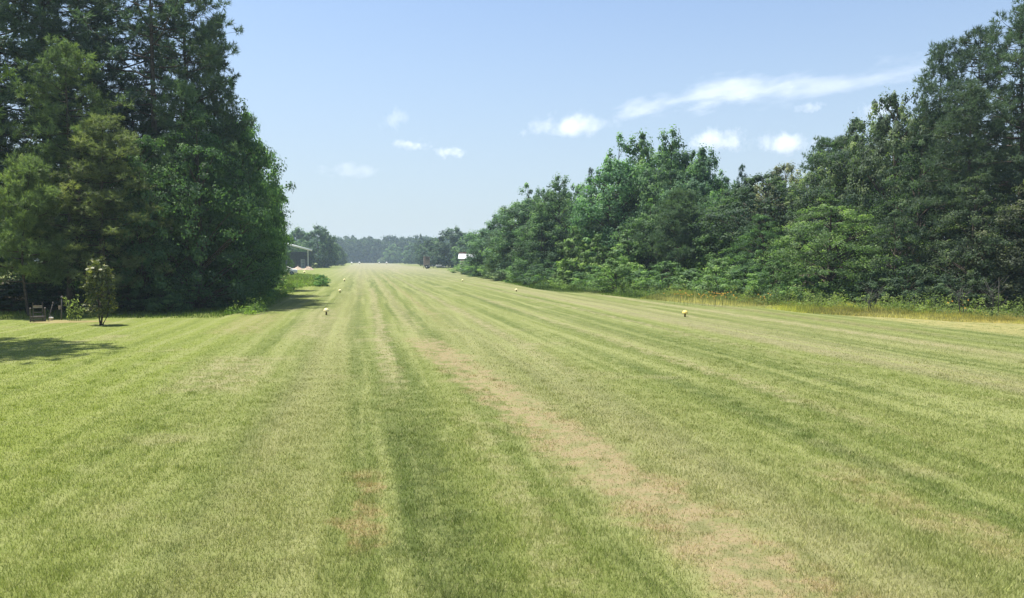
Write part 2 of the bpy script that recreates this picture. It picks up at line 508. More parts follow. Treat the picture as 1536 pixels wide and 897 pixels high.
# scattered clumps of longer paler grass
k_ = 420
cd = 4.6 * (20 / 4.6) ** rng.random(k_); cx_ = (rng.random(k_) - .5) * 1.5 * cd
n_ = 34
ex = np.repeat(cx_, n_) + rng.normal(size=k_ * n_) * .055; ey = np.repeat(cd, n_) + rng.normal(size=k_ * n_) * .055
gx = np.concatenate([gx, ex]); gy = np.concatenate([gy, ey])
gh = np.concatenate([gh, np.repeat(rng.uniform(.035, .095, k_), n_) * rng.uniform(.5, 1, k_ * n_)])
gt = np.concatenate([gt, np.clip(np.repeat(rng.uniform(.45, .86, k_), n_) + rng.normal(size=k_ * n_) * .05, 0, 1)])
gw = 0.0045 * (gy / 4.5) ** 0.8
lawn = link('mown_grass', blades('mown_grass', gx, gy, gh, gw, M_BLADE, lean=1.0, tint=gt, seed=3))
tag(lawn, 'short mown grass covering the airstrip and lawn in the foreground', 'grass', kind='stuff')

# ------------------------------------------------------------------ tree prototypes (meshes)
def noise_dir(phi, h, seed):
    return (np.sin(phi * 2 + seed) * np.sin(h * 9 + seed * 1.7) + 0.7 * np.sin(phi * 3 - h * 14 + seed * 2.3) + 0.5 * np.sin(phi * 5 + h * 23 + seed)) / 2.2

def leaves_at(P, L, W, r, up=0.55, outward=None, shell=None):
    """diamond leaves at points P; L, W arrays"""
    n = len(P)
    Nn = r.normal(size=(n, 3)) * 0.5
    Nn[:, 2] += up * 1.2
    if shell is not None: Nn += shell * 1.2
    if outward is not None: Nn += outward * 0.5
    Nn /= np.linalg.norm(Nn, axis=1)[:, None]
    T = r.normal(size=(n, 3))
    T -= (T * Nn).sum(1)[:, None] * Nn
    T /= np.linalg.norm(T, axis=1)[:, None] + 1e-9
    Bt = np.cross(Nn, T)
    L = L[:, None]; W = W[:, None]
    V = np.stack([P - T * L / 2, P + Bt * W / 2 + Nn * W * 0.15, P + T * L / 2, P - Bt * W / 2 + Nn * W * 0.15], 1).reshape(-1, 3)
    Fc = np.arange(4 * n).reshape(-1, 4)
    return V, Fc

def bez(a, b, c, n=6):
    t = np.linspace(0, 1, n)[:, None]
    return (1 - t) ** 2 * a + 2 * t * (1 - t) * b + t ** 2 * c

def tree_broad(seed, H, env, n_clump, n_leaf, leaf=(0.20, 0.13), spray=0.0, clump_r=0.66, trunk_r=0.16, lump=0.36, leaders=0, limbs=70):
    """env: list of (height fraction, radius m)"""
    r = np.random.default_rng(seed)
    eh = np.array([p[0] for p in env]); er = np.array([p[1] for p in env])
    # tips
    hh = np.linspace(eh[0], eh[-1], 200); rr = np.interp(hh, eh, er)
    w = rr ** 0.9 + 0.30; cdf = np.cumsum(w); cdf /= cdf[-1]
    h = np.interp(r.random(n_clump), cdf, hh)
    phi = r.uniform(0, 2 * np.pi, n_clump)
    f = 1 - 0.62 * r.random(n_clump) ** 1.6
    rad = np.interp(h, eh, er) * f * (1 + lump * noise_dir(phi, h, seed))
    tips = np.stack([rad * np.cos(phi), rad * np.sin(phi), h * H * (1 + 0.05 * noise_dir(phi, h, seed + 5))], 1)
    if leaders:
        # separate pointed leaders at the crown top
        k = r.integers(0, leaders, n_clump)
        la = np.arange(leaders) * 2.4 + seed
        lr = er.max() * 0.30 * (0.4 + 0.6 * r.random(leaders))
        lh = 1 - 0.22 * r.random(leaders); lh[0] = 1.0
        top = h > 0.72
        t = (h - 0.72) / 0.28
        lx = lr * np.cos(la); ly = lr * np.sin(la); lx[0] = ly[0] = 0
        cx = lx[k]; cy = ly[k]
        rr2 = er.max() * 0.62 * (1 - t) ** 0.8 * np.sqrt(r.random(n_clump))
        tips[top, 0] = (cx + rr2 * np.cos(phi))[top]
        tips[top, 1] = (cy + rr2 * np.sin(phi))[top]
        tips[top, 2] = ((0.70 + (lh[k] - 0.70) * t) * H)[top]
    out = tips.copy(); out[:, 2] = 0
    on = np.linalg.norm(out, axis=1)[:, None] + 1e-6
    out /= on
    # leaves
    ci = np.repeat(np.arange(n_clump), n_leaf)
    m = len(ci)
    cr = clump_r * r.uniform(0.55, 1.35, n_clump) * (1 - 0.5 * np.clip((h - 0.55) / 0.45, 0, 1))
    g = r.normal(size=(m, 3))
    g /= np.linalg.norm(g, axis=1)[:, None]
    g *= (r.random(m) ** 0.6 * (1 + 0.35 * np.abs(r.normal(size=m)) * (r.random(m) < 0.35)))[:, None]
    side = np.stack([-out[:, 1], out[:, 0], np.zeros(n_clump)], 1)
    if spray > 0:
        droop = -0.35 * (g[:, 0:1] + 0.6) ** 2 * np.sign(g[:, 0:1] + 0.6)
        off = out[ci] * g[:, 0:1] * (1.0 + spray * 0.75) + side[ci] * g[:, 1:2] * 0.75 + np.array([0, 0, 1.0]) * (g[:, 2:3] * 0.52 + droop * 0.5)
    else:
        off = out[ci] * g[:, 0:1] + side[ci] * g[:, 1:2] + np.array([0, 0, 1.0]) * g[:, 2:3] * (0.72 + 0.7 * np.clip((h[ci] - 0.7) / 0.3, 0, 1))[:, None]
    P = tips[ci] + off * cr[ci][:, None]
    P[:, 2] = np.maximum(P[:, 2], 0.04)
    L = leaf[0] * r.uniform(0.6, 1.3, m); W = leaf[1] * r.uniform(0.6, 1.3, m)
    V, Fc = leaves_at(P, L, W, r, 0.5, out[ci], off)
    tint = np.clip(0.68 * r.random(n_clump)[ci] + 0.17 * r.random(m) + 0.15 * (off[:, 2] > 0.1), 0, 1)  # upper leaves of each clump tinted lighter, as sunlit tops
    crown = (V, Fc, np.repeat(tint, 4))
    # wood
    TV, TF = [], []
    off_n = 0
    def addt(P_, R_, s_):
        nonlocal off_n
        v, f_ = tube_np(P_, R_, s_)
        TV.append(v); TF.append(f_ + off_n); off_n += len(v)
    bend = r.normal(size=2) * 0.25
    zt = np.linspace(0, 0.93 * H, 9)
    tx = bend[0] * np.sin(zt / H * 3.1); ty = bend[1] * np.sin(zt / H * 2.6)
    addt(np.stack([tx, ty, zt], 1), trunk_r * (1.25 - 1.15 * zt / zt[-1]) * np.where(zt < 0.2, 1.25, 1), 8)
    idx = r.permutation(n_clump)[:limbs]
    for i in idx:
        tp = tips[i]
        zb = max(0.25, tp[2] - 0.55 * np.hypot(tp[0], tp[1]) - 0.4)
        zb = min(zb, zt[-1] * 0.97)
        a = np.array([np.interp(zb, zt, tx), np.interp(zb, zt, ty), zb])
        mid = a * 0.5 + tp * 0.5 + np.array([0, 0, 0.25])
        L0 = np.linalg.norm(tp - a)
        r0 = min(trunk_r * 0.45, 0.018 * L0 + 0.012)
        addt(bez(a, mid, tp, 5), np.linspace(r0, 0.008, 5), 4)
    wood = (np.concatenate(TV), np.concatenate(TF))
    return crown, wood

def tree_pine(seed, H, base, Rmax, n_branch, tufts_per, needles=12, needle=(0.25, 0.038), trunk_r=0.19, shape='tall', tuft_spread=0.42, rise=0.35, puff=0.27, ntuft=9):
    r = np.random.default_rng(seed)
    TV, TF = [], []; off_n = 0
    def addt(P_, R_, s_):
        nonlocal off_n
        v, f_ = tube_np(P_, R_, s_)
        TV.append(v); TF.append(f_ + off_n); off_n += len(v)
    zt = np.linspace(0, 0.985 * H, 12)
    bend = r.normal(size=2) * 0.18
    tx = bend[0] * np.sin(zt / H * 4); ty = bend[1] * np.sin(zt / H * 3)
    addt(np.stack([tx, ty, zt], 1), trunk_r * (1.2 - 1.1 * zt / zt[-1]), 8)
    C, Dr, S, CT = [], [], [], []
    for i in range(n_branch):
        f = (i + r.random()) / n_branch
        zz = base + (H - base) * f ** 0.9
        if shape == 'tall':
            env = Rmax * (0.55 + 0.45 * math.sin(min(1, f * 2.2) * math.pi / 2)) * (1 - f ** 2.2) ** 0.7
        else:
            env = Rmax * (0.75 + 0.25 * math.sin(f * 3)) * (1 - f ** 1.7) ** 0.75
        L = env * r.uniform(0.6, 1.15) + 0.25
        ph = i * 2.399 + r.normal() * 0.35
        d = np.array([math.cos(ph), math.sin(ph), 0])
        a = np.array([np.interp(zz, zt, tx), np.interp(zz, zt, ty), zz])
        up = rise * (0.2 + 1.3 * f)
        b = a + d * L * 0.6 + np.array([0, 0, -0.04 * L])
        c = a + d * L + np.array([0, 0, up * L])
        P_ = bez(a, b, c, 6)
        addt(P_, np.linspace(0.012 + 0.014 * L, 0.006, 6), 4)
        nc = max(2, int(round(tufts_per / ntuft * (0.4 + L / Rmax))))
        bt = r.random()
        for k in range(nc):
            t = 1.0 if k == 0 else 0.35 + 0.6 * r.random() ** 0.8
            p = (1 - t) ** 2 * a + 2 * t * (1 - t) * b + t * t * c
            sp_ = tuft_spread * 1.15 * (0 if k == 0 else 1) * min(1.6, 0.5 + L / 2.2)
            q = p + np.array([r.normal() * sp_, r.normal() * sp_, abs(r.normal()) * sp_ * 0.45])
            addt(np.array([p, (p + q) / 2 - [0, 0, .03], q]), np.array([0.014, 0.010, 0.006]), 3)
            kt = r.random(); cs = r.uniform(0.75, 1.3)
            for j in range(ntuft):
                g = r.normal(size=3); g /= np.linalg.norm(g); g[2] = g[2] * 0.7 + 0.12
                cen = q + g * puff * cs * r.uniform(0.5, 1.1)
                dd = g + np.array([0, 0, 0.35]); dd /= np.linalg.norm(dd)
                C.append(cen); Dr.append(dd); S.append(cs * r.uniform(0.8, 1.15)); CT.append(0.35 * bt + 0.4 * kt + 0.25 * r.random())
    # leader tufts
    for k in range(10):
        C.append(np.array([tx[-1] + r.normal() * 0.1, ty[-1] + r.normal() * 0.1, H * (0.96 + 0.04 * r.random())]))
        Dr.append(np.array([0, 0, 1.0])); S.append(1.0); CT.append(0.7)
    C = np.array(C); Dr = np.array(Dr); S = np.array(S); CT = np.array(CT)
    ci = np.repeat(np.arange(len(C)), needles); m = len(ci)
    nd = r.normal(size=(m, 3)); nd /= np.linalg.norm(nd, axis=1)[:, None]
    nd = nd * 0.8 + Dr[ci] * 0.8; nd /= np.linalg.norm(nd, axis=1)[:, None]
    L = needle[0] * S[ci] * r.uniform(0.7, 1.25, m)
    st = C[ci] + Dr[ci] * (r.uniform(-0.12, 0.10, m))[:, None]
    sd = np.cross(nd, r.normal(size=(m, 3))); sd /= np.linalg.norm(sd, axis=1)[:, None]
    w = needle[1] * r.uniform(0.7, 1.3, m)
    V = np.stack([st - sd * w[:, None] / 2, st + sd * w[:, None] / 2, st + nd * L[:, None] + sd * 0.004], 1).reshape(-1, 3)
    Fc = np.arange(3 * m).reshape(-1, 3)
    tint = np.clip(CT[ci] * 0.75 + 0.25 * r.random(m), 0, 1)
    return (V, Fc, np.repeat(tint, 3)), (np.concatenate(TV), np.concatenate(TF))

PROTO = {}
def reg(key, name, H, W, data, leafm):
    (V, Fc, t), (WV, WF) = data
    W = 2 * float(np.percentile(np.abs(V[:, :2]), 96.0)) * 1.05
    H = float(np.percentile(V[:, 2], 99.9))
    crown = mesh_np(name + '_crown', V, [Fc], leafm, {'tint': t})
    wood = mesh_np(name + '_trunk', WV, [WF], M_BARK, smooth=True)
    PROTO[key] = (name, H, W, crown, wood)

EDGE = [(0.03, 1.6), (0.10, 2.7), (0.3, 3.4), (0.55, 3.2), (0.75, 2.4), (0.9, 1.3), (1.0, 0.25)]
OVAL = [(0.14, 1.2), (0.25, 2.5), (0.45, 3.3), (0.65, 3.1), (0.82, 2.2), (0.95, 1.0), (1.0, 0.3)]
ROUND = [(0.16, 1.8), (0.3, 3.3), (0.5, 4.0), (0.7, 3.9), (0.85, 3.0), (0.96, 1.5), (1.0, 0.5)]
CONE = [(0.02, 2.6), (0.15, 3.1), (0.4, 2.6), (0.65, 1.8), (0.85, 0.9), (1.0, 0.12)]
BUSH = [(0.02, 1.1), (0.2, 1.5), (0.5, 1.5), (0.75, 1.1), (0.95, 0.5), (1.0, 0.2)]
reg('A', 'broadleaf_tree', 11, 6.8, tree_broad(11, 11, EDGE, 300, 85, spray=0, leaders=6), M_LEAF)
reg('B', 'broadleaf_tree', 11, 6.8, tree_broad(23, 11, OVAL, 290, 85, leaf=(0.22, 0.15), clump_r=0.68, leaders=4, lump=0.30), M_LEAF)
reg('C', 'broadleaf_tree', 11, 6.8, tree_broad(37, 11, EDGE, 300, 80, leaf=(0.19, 0.12), clump_r=0.64, leaders=3, lump=0.4), M_LEAF)
reg('O', 'oak_tree', 11, 8.0, tree_broad(41, 11, ROUND, 320, 85, leaf=(0.20, 0.12), clump_r=0.6, lump=0.3, trunk_r=0.24), M_LEAF)
reg('E', 'elm_tree', 10, 8.0, tree_broad(53, 10, [(0.02, 3.0), (0.2, 4.0), (0.5, 3.7), (0.75, 2.5), (0.92, 1.2), (1.0, 0.3)], 290, 95, leaf=(0.16, 0.09), spray=0.9, clump_r=0.62, lump=0.3), M_LEAF)
reg('E2', 'elm_tree', 10, 8.0, tree_broad(59, 10, [(0.02, 3.2), (0.2, 4.0), (0.5, 3.3), (0.75, 2.3), (0.92, 1.2), (1.0, 0.3)], 290, 95, leaf=(0.16, 0.09), spray=1.1, clump_r=0.6, lump=0.35), M_LEAF)
reg('D', 'cedar_tree', 8, 5.4, tree_broad(67, 8, CONE, 340, 70, leaf=(0.17, 0.035), spray=0.25, clump_r=0.42, lump=0.22), M_NEEDLE)
reg('P1', 'pine_tree', 16, 6.0, tree_pine(71, 16, 4.5, 3.0, 62, 56, puff=0.33, ntuft=12), M_NEEDLE)
reg('P2', 'pine_tree', 16, 6.0, tree_pine(73, 16, 5.5, 3.1, 66, 46), M_NEEDLE)
reg('P3', 'pine_tree', 14, 5.6, tree_pine(79, 14, 1.5, 2.8, 58, 66, shape='full', puff=0.38, ntuft=15, tuft_spread=0.5), M_NEEDLE)
reg('P4', 'pine_tree', 8, 5.0, tree_pine(83, 8, 1.6, 2.5, 40, 88, puff=0.42, ntuft=22, needles=14, shape='full', tuft_spread=0.36, rise=0.5, trunk_r=0.08), M_NEEDLE)
reg('PS', 'pine_tree', 17, 5.6, tree_pine(89, 17, 8.5, 2.8, 46, 26, needles=11, rise=0.5), M_NEEDLE)
reg('S1', 'bush', 3, 3.1, tree_broad(97, 3, BUSH, 85, 75, leaf=(0.13, 0.08), clump_r=0.34, lump=0.3, trunk_r=0.04, limbs=40), M_LEAF)
reg('S2', 'bush', 3, 3.1, tree_broad(101, 3, BUSH, 75, 75, leaf=(0.16, 0.09), clump_r=0.36, lump=0.45, trunk_r=0.04, limbs=40), M_LEAF)
SAP = [(0.02, 0.8), (0.15, 1.3), (0.4, 1.5), (0.7, 1.0), (0.9, 0.5), (1.0, 0.1)]
reg('S3', 'sapling', 5, 3.0, tree_broad(103, 5, SAP, 110, 70, leaf=(0.20, 0.11), clump_r=0.36, lump=0.4, trunk_r=0.05, leaders=3, limbs=60), M_LEAF)
reg('FB', 'broadleaf_tree', 12, 10, tree_broad(107, 12, [(0.02, 3.6), (0.2, 4.8), (0.5, 5), (0.75, 4), (0.92, 2.2), (1, 0.6)], 230, 42, leaf=(0.55, 0.38), clump_r=1.1, lump=0.15, limbs=10, trunk_r=0.25), M_LEAF)
reg('FP', 'pine_tree', 15, 7, tree_broad(109, 15, [(0.05, 1.6), (0.3, 3), (0.6, 3.1), (0.85, 2), (1, 0.25)], 150, 40, leaf=(0.6, 0.22), clump_r=0.95, lump=0.35, limbs=10, trunk_r=0.22), M_NEEDLE)

def put_tree(key, px, D, top_y, w_px, colour, label, cat='tree', group=None, name=None, rz=None, z=0.0, base=None, jit=None):
    nm, H, W, crown, wood = PROTO[key]
    x, y, zt = at(px, top_y, D)
    s_z = zt / H
    s_w = (w_px * D / F) / W * (1.12 if key in 'ABC' else 1.0)
    return plant(key, x, D, s_w, s_z, colour, label, cat, group, name, rz, base)

def plant(key, x, y, s_w, s_z, colour, label, cat='tree', group=None, name=None, rz=None, base=None):
    nm, H, W, crown, wood = PROTO[key]
    t = thing(name or nm, label, cat, (x, y, 0), random.uniform(0, 6.28) if rz is None else rz, group)
    t.scale = (s_w, s_w, s_z)
    tr = link('trunk', wood, t)
    cr = link('crown', crown, t)
    cr.color = (colour[0] * 1.72, colour[1] * 1.74, colour[2] * 2.15, 1)
    return t
random.seed(5)

# leaf colours (scaled up when planted; trees in shade get darker ones)
DKPINE = (0.050, 0.076, 0.044)
PINE = (0.062, 0.096, 0.044)
PINEL = (0.085, 0.118, 0.040)
LEAF = (0.062, 0.110, 0.038)
LEAFD = (0.044, 0.078, 0.032)
LEAFL = (0.082, 0.130, 0.045)
LEAFY = (0.082, 0.126, 0.040)
OAKC = (0.080, 0.108, 0.052)
BLUE = (0.058, 0.102, 0.050)
WEED = (0.090, 0.150, 0.035)

# ------------------------------------------------------------------ left woods
WL = 'trees of the left woods'
put_tree('P2', -190, 24, -300, 300, PINEL, 'near pine at the left border whose yellowish lower boughs hang highest over the lawn', 'tree', rz=2.4)
put_tree('P4', 36, 35.5, 232, 122, (0.100, 0.132, 0.048), 'bushy light green young pine on a thin trunk at the left border', 'tree', rz=0.6)
put_tree('P1', -30, 42, -160, 250, DKPINE, 'dark pine rising at the left border above the light young pine', rz=1.0)
put_tree('P1', 60, 46, -190, 240, DKPINE, 'dark towering pine above the bright bough at the upper left', rz=3.3)
put_tree('P3', 95, 39, 62, 165, (0.080, 0.110, 0.042), 'mid-height pine with pale drooping tips behind the light young pine', rz=1.9)
put_tree('P3', 152, 37.5, 172, 150, (0.100, 0.118, 0.045), 'olive-tinged pine standing behind the white-flowered magnolia', rz=4.0)
put_tree('P2', 140, 48, -170, 230, DKPINE, 'dark towering pine between the bright bough and the bare-limbed pine', rz=0.2)
put_tree('PS', 222, 44, -110, 190, DKPINE, 'pine whose bare dark trunk and limbs show against gaps of sky', rz=2.2)
put_tree('P1', 272, 47, -70, 150, (0.045, 0.068, 0.036), 'tall pine just right of the bare-limbed pine, cut by the upper frame', rz=5.0)
put_tree('P3', 318, 49, 28, 112, (0.048, 0.074, 0.036), 'pine whose pointed top is the highest against the open sky on the left', rz=2.9)
put_tree('P3', 272, 42.5, 120, 130, PINE, 'mid-height pine above the weeping dark elm', rz=0.4)
put_tree('A', 346, 50, 122, 108, LEAF, 'broadleaf tree forming the shoulder just below the highest pointed pine', rz=0.8)
put_tree('C', 367, 56, 168, 98, (0.062, 0.110, 0.036), 'broadleaf tree with sunlit right side halfway down the left tree slope', rz=3.8)
put_tree('B', 380, 65, 225, 80, LEAF, 'broadleaf tree low on the left tree slope, third from its far end', rz=5.5)
put_tree('A', 395, 80, 275, 54, LEAFL, 'smaller broadleaf tree second from the far end of the left tree slope', rz=1.4)
put_tree('C', 414, 105, 322, 32, LEAFL, 'last small tree at the far end of the left woods above the metal roof', rz=2.0)
put_tree('E', 292, 41, 168, 190, LEAFD, 'wide dark elm with weeping layered branches reaching the lawn', rz=0.0)
put_tree('E2', 215, 39.5, 205, 165, LEAFD, 'dark elm with drooping sprays right of the olive pine', rz=1.2)
put_tree('E2', 356, 46.5, 255, 118, LEAF, 'lower elm at the corner where the left woods turn along the strip', rz=3.0)
put_tree('A', 378, 57, 322, 66, (0.062, 0.098, 0.034), 'low leafy tree leaning over the grass left of the strip', rz=4.4)
put_tree('C', 396, 70, 340, 40, LEAF, 'small leafy tree left of the weedy patch near the far shed', rz=0.3)
for (px, D, ty, w, k, c, lab) in [
    (250, 38.6, 415, 80, 'S1', LEAFD, 'dark low bush under the weeping elm'),
    (330, 42, 402, 70, 'S2', LEAFD, 'dark bush at the foot of the elm nearest the strip'),
    (362, 45, 420, 60, 'S1', (0.052, 0.090, 0.030), 'rounded bush on the corner of the left woods'),
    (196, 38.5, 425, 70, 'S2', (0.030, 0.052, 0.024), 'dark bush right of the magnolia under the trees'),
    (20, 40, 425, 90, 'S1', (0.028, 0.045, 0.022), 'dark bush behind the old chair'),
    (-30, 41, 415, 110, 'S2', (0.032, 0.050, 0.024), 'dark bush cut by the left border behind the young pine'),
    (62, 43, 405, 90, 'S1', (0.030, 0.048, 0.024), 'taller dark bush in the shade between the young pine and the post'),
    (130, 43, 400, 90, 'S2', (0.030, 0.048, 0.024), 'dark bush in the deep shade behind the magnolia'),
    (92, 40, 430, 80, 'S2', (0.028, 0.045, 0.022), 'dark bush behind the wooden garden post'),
    (384, 51, 418, 44, 'S2', LEAF, 'bush halfway along the left woods edge'),
    (396, 60, 412, 40, 'S1', LEAFL, 'lighter bush far along the left woods edge'),
    (414, 72, 405, 30, 'S2', LEAFL, 'small bush where the left woods end beside the weeds'),
    (483, 75, 412, 24, 'S1', (0.050, 0.110, 0.034), 'round dark green bush alone at the end of the weedy patch')]:
    put_tree(k, px, D, ty, w, c, lab, 'bush')  # bushes in deep shade have it painted in as darker leaf colour
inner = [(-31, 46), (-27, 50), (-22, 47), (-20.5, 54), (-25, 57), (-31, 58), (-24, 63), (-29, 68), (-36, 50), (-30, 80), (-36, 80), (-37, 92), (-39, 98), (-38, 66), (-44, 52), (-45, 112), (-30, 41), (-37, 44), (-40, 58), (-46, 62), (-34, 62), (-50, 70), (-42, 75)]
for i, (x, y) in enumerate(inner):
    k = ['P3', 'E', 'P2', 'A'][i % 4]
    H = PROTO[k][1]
    plant(k, x, y, 1.15, (12.5 if y < 60 else 9.5) / H, (0.034, 0.054, 0.028), 'shadowed tree inside the left woods behind its leafy edge', 'tree', 'shadowed trees inside the left woods')  # shade inside the woods is put into a darker leaf colour

# ------------------------------------------------------------------ right woods
put_tree('B', 742, 118, 322, 66, BLUE, 'bluish small-crowned tree at the low far end of the right woods', rz=0.0)
put_tree('A', 790, 96, 277, 92, (0.062, 0.104, 0.050), 'rounded broadleaf tree second along the right woods from the far end', rz=1.0)
put_tree('C', 838, 86, 264, 84, (0.050, 0.086, 0.036), 'broadleaf tree with twin blunt tops left of the slim dark tree', rz=2.0)
put_tree('D', 886, 82, 252, 46, (0.030, 0.050, 0.036), 'slim dark tree with a spiky tip in the middle of the right woods', rz=2.0)
put_tree('A', 930, 74, 203, 112, (0.062, 0.118, 0.050), 'tall broadleaf tree at the left of the highest group in the right woods', rz=3.0)
put_tree('B', 966, 77, 200, 90, (0.064, 0.112, 0.038), 'lighter tall tree between the two high tops of the right woods', rz=4.0)
put_tree('C', 1008, 70, 194, 104, (0.056, 0.096, 0.046), 'tallest pointed broadleaf tree at the middle of the right woods', rz=5.0)
put_tree('O', 985, 80, 218, 104, (0.058, 0.100, 0.044), 'rounded crown filling the gap behind the two highest broadleaf tops', rz=2.2)
put_tree('O', 1034, 76, 226, 96, (0.052, 0.090, 0.044), 'rounded crown behind and right of the tallest pointed broadleaf tree', rz=0.9)
put_tree('O', 868, 92, 276, 84, (0.054, 0.094, 0.044), 'rounded crown behind the slim dark spiky tree', rz=1.3)
put_tree('O', 815, 98, 283, 80, (0.056, 0.096, 0.046), 'rounded crown between the two trees at the far end of the right woods', rz=2.9)
put_tree('B', 1052, 68, 222, 86, BLUE, 'broadleaf tree with drooping tips right of the tallest pointed one', rz=0.5)
put_tree('A', 1082, 65, 258, 76, (0.052, 0.096, 0.038), 'broadleaf tree left of the dark cone against the two clouds', rz=1.5)
put_tree('D', 1113, 66, 247, 62, (0.030, 0.056, 0.040), 'dark cone-shaped evergreen below the two clouds', rz=1.0)
put_tree('C', 1148, 66, 292, 70, LEAF, 'lower tree in the dip of the right woods skyline', rz=2.5)
put_tree('O', 1176, 58, 246, 92, (0.115, 0.125, 0.070), 'pale-tipped oak just right of the dip in the skyline', rz=0.3)
put_tree('P3', 1234, 58, 206, 76, PINE, 'pine peeking above the pale-tipped oak', rz=0.8)
put_tree('O', 1250, 52, 238, 120, OAKC, 'oak with mottled crown below the peeking pine', rz=3.1)
put_tree('O', 1302, 52, 182, 120, OAKC, 'oak with rounded lumpy crown stepping up towards the tall pines', rz=1.8)
put_tree('O', 1352, 48, 138, 130, (0.060, 0.082, 0.042), 'highest oak, directly left of the tall pines on the right', rz=4.6)
put_tree('P3', 1412, 47, 62, 110, DKPINE, 'dark pine with forked top, leftmost of the tall right-hand pines', rz=2.7)
put_tree('P1', 1472, 46, 40, 120, (0.040, 0.060, 0.036), 'tall dark pine with twin upright tips near the right border', rz=0.9)
put_tree('P2', 1534, 43, 8, 130, DKPINE, 'tallest pine at the right border with open branches', rz=3.6)
put_tree('P1', 1610, 42, -40, 170, DKPINE, 'pine beyond the right border whose branches just enter the frame', rz=5.1)
put_tree('P3', 1455, 42, 130, 150, (0.044, 0.064, 0.036), 'dense dark pine below the twin upright tips', rz=1.6)
put_tree('E', 1385, 44, 205, 160, (0.036, 0.058, 0.028), 'dark broad tree behind the big layered elm', rz=2.3)
put_tree('E2', 1470, 39.5, 262, 150, (0.040, 0.058, 0.028), 'dark leafy tree with glinting leaves near the right border', rz=0.7)
put_tree('A', 1540, 38.5, 272, 130, (0.046, 0.056, 0.028), 'dark tree with reddish-brown tips cut by the right border', rz=0.1)
put_tree('E', 1246, 44.5, 292, 182, (0.070, 0.108, 0.038), 'big layered elm standing forward at the right woods edge', rz=1.1)
put_tree('E2', 1342, 42, 315, 120, (0.034, 0.054, 0.026), 'low dark tree right of the big layered elm', rz=2.1)
put_tree('P4', 1022, 62, 283, 100, (0.050, 0.078, 0.038), 'dense bushy young pine in front of the tallest broadleaf trees', rz=1.0)
put_tree('S3', 1095, 57, 352, 66, LEAFL, 'light green sapling right of the bushy young pine', 'sapling')
put_tree('S3', 1062, 60, 330, 60, (0.068, 0.115, 0.038), 'tall sapling with pale top beside the bushy young pine', 'sapling')
put_tree('E2', 1142, 52, 322, 105, (0.056, 0.100, 0.038), 'leafy tree between the light saplings and the big layered elm')
put_tree('A', 975, 66, 300, 86, (0.054, 0.092, 0.034), 'mid-height tree left of the bushy young pine')
put_tree('S3', 862, 72, 340, 60, LEAFY, 'bright yellow-green sapling leftmost before the right woods', 'sapling')
put_tree('S3', 896, 70, 352, 52, LEAFY, 'second bright yellow-green sapling, right of the leftmost one', 'sapling')
put_tree('S3', 940, 64, 345, 66, LEAFL, 'bright sapling above the round bush by the mown edge', 'sapling')
put_tree('C', 815, 84, 318, 80, (0.050, 0.088, 0.036), 'mid-height leafy tree behind the dark round bushes')
put_tree('A', 760, 104, 358, 58, (0.056, 0.092, 0.040), 'low smooth-crowned tree beside the far building')
put_tree('P4', 755, 98, 362, 50, (0.070, 0.105, 0.036), 'small fuzzy olive pine near the far building')
bushes = [
 (692, 150, 396, 26, 'S1', LEAFL, 'first light bush of the row below the white building'),
 (706, 135, 390, 30, 'S2', (0.06, 0.10, 0.04), 'dull green bush just under the white building'),
 (722, 118, 384, 34, 'S1', LEAF, 'bush right of the white building at the strip edge'),
 (742, 106, 388, 36, 'S2', LEAFL, 'light bush third along the right strip edge from the far end'),
 (762, 94, 396, 40, 'S1', (0.07, 0.10, 0.05), 'greyish bush with dry twigs along the right strip edge'),
 (784, 86, 390, 44, 'S2', (0.064, 0.112, 0.036), 'leafy bush left of the dark round bush pair'),
 (806, 78, 396, 44, 'S1', LEAFD, 'dark round bush, left one of the pair'),
 (830, 74, 392, 50, 'S2', (0.036, 0.070, 0.028), 'dark round bush, right one of the pair'),
 (862, 71, 402, 48, 'S1', LEAFL, 'light bush under the bright saplings'),
 (892, 66, 398, 52, 'S2', LEAF, 'bush left of the round bush by the mown edge'),
 (926, 60, 386, 62, 'S1', (0.072, 0.118, 0.036), 'round bush standing out at the mown edge'),
 (962, 60, 404, 54, 'S2', LEAF, 'dull bush right of the round bush at the mown edge'),
 (1000, 56, 392, 60, 'S1', (0.060, 0.104, 0.036), 'bush under the bushy young pine'),
 (1040, 54, 402, 56, 'S2', (0.066, 0.108, 0.040), 'bush behind the left orange flowers'),
 (1082, 51, 386, 66, 'S1', LEAFL, 'light bush behind the right orange flowers'),
 (1122, 48, 398, 60, 'S2', (0.056, 0.098, 0.036), 'bush left of the big layered elm'),
 (1164, 46, 392, 62, 'S1', (0.060, 0.104, 0.036), 'bush at the left foot of the big layered elm'),
 (1212, 42.5, 412, 60, 'S2', LEAF, 'low bush under the left side of the layered elm'),
 (1262, 41.5, 418, 64, 'S1', LEAFD, 'dark low bush under the middle of the layered elm'),
 (1312, 40.2, 405, 70, 'S2', (0.040, 0.068, 0.028), 'dark bush under the right side of the layered elm'),
 (1366, 39, 398, 76, 'S1', (0.034, 0.056, 0.026), 'dark bush beneath the highest oak'),
 (1420, 38.4, 410, 70, 'S2', (0.036, 0.060, 0.028), 'dark bush beneath the forked pine'),
 (1474, 37.6, 400, 76, 'S1', (0.034, 0.054, 0.026), 'dark bush under the tree with glinting leaves'),
 (1528, 37.2, 408, 76, 'S2', (0.042, 0.060, 0.030), 'dark bush at the right border below the reddish tree')]
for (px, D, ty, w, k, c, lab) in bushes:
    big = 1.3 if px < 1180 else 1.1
    put_tree(k, px, D + (0.5 if px < 1180 else 1.0), ty, w * big, c, lab, 'bush')
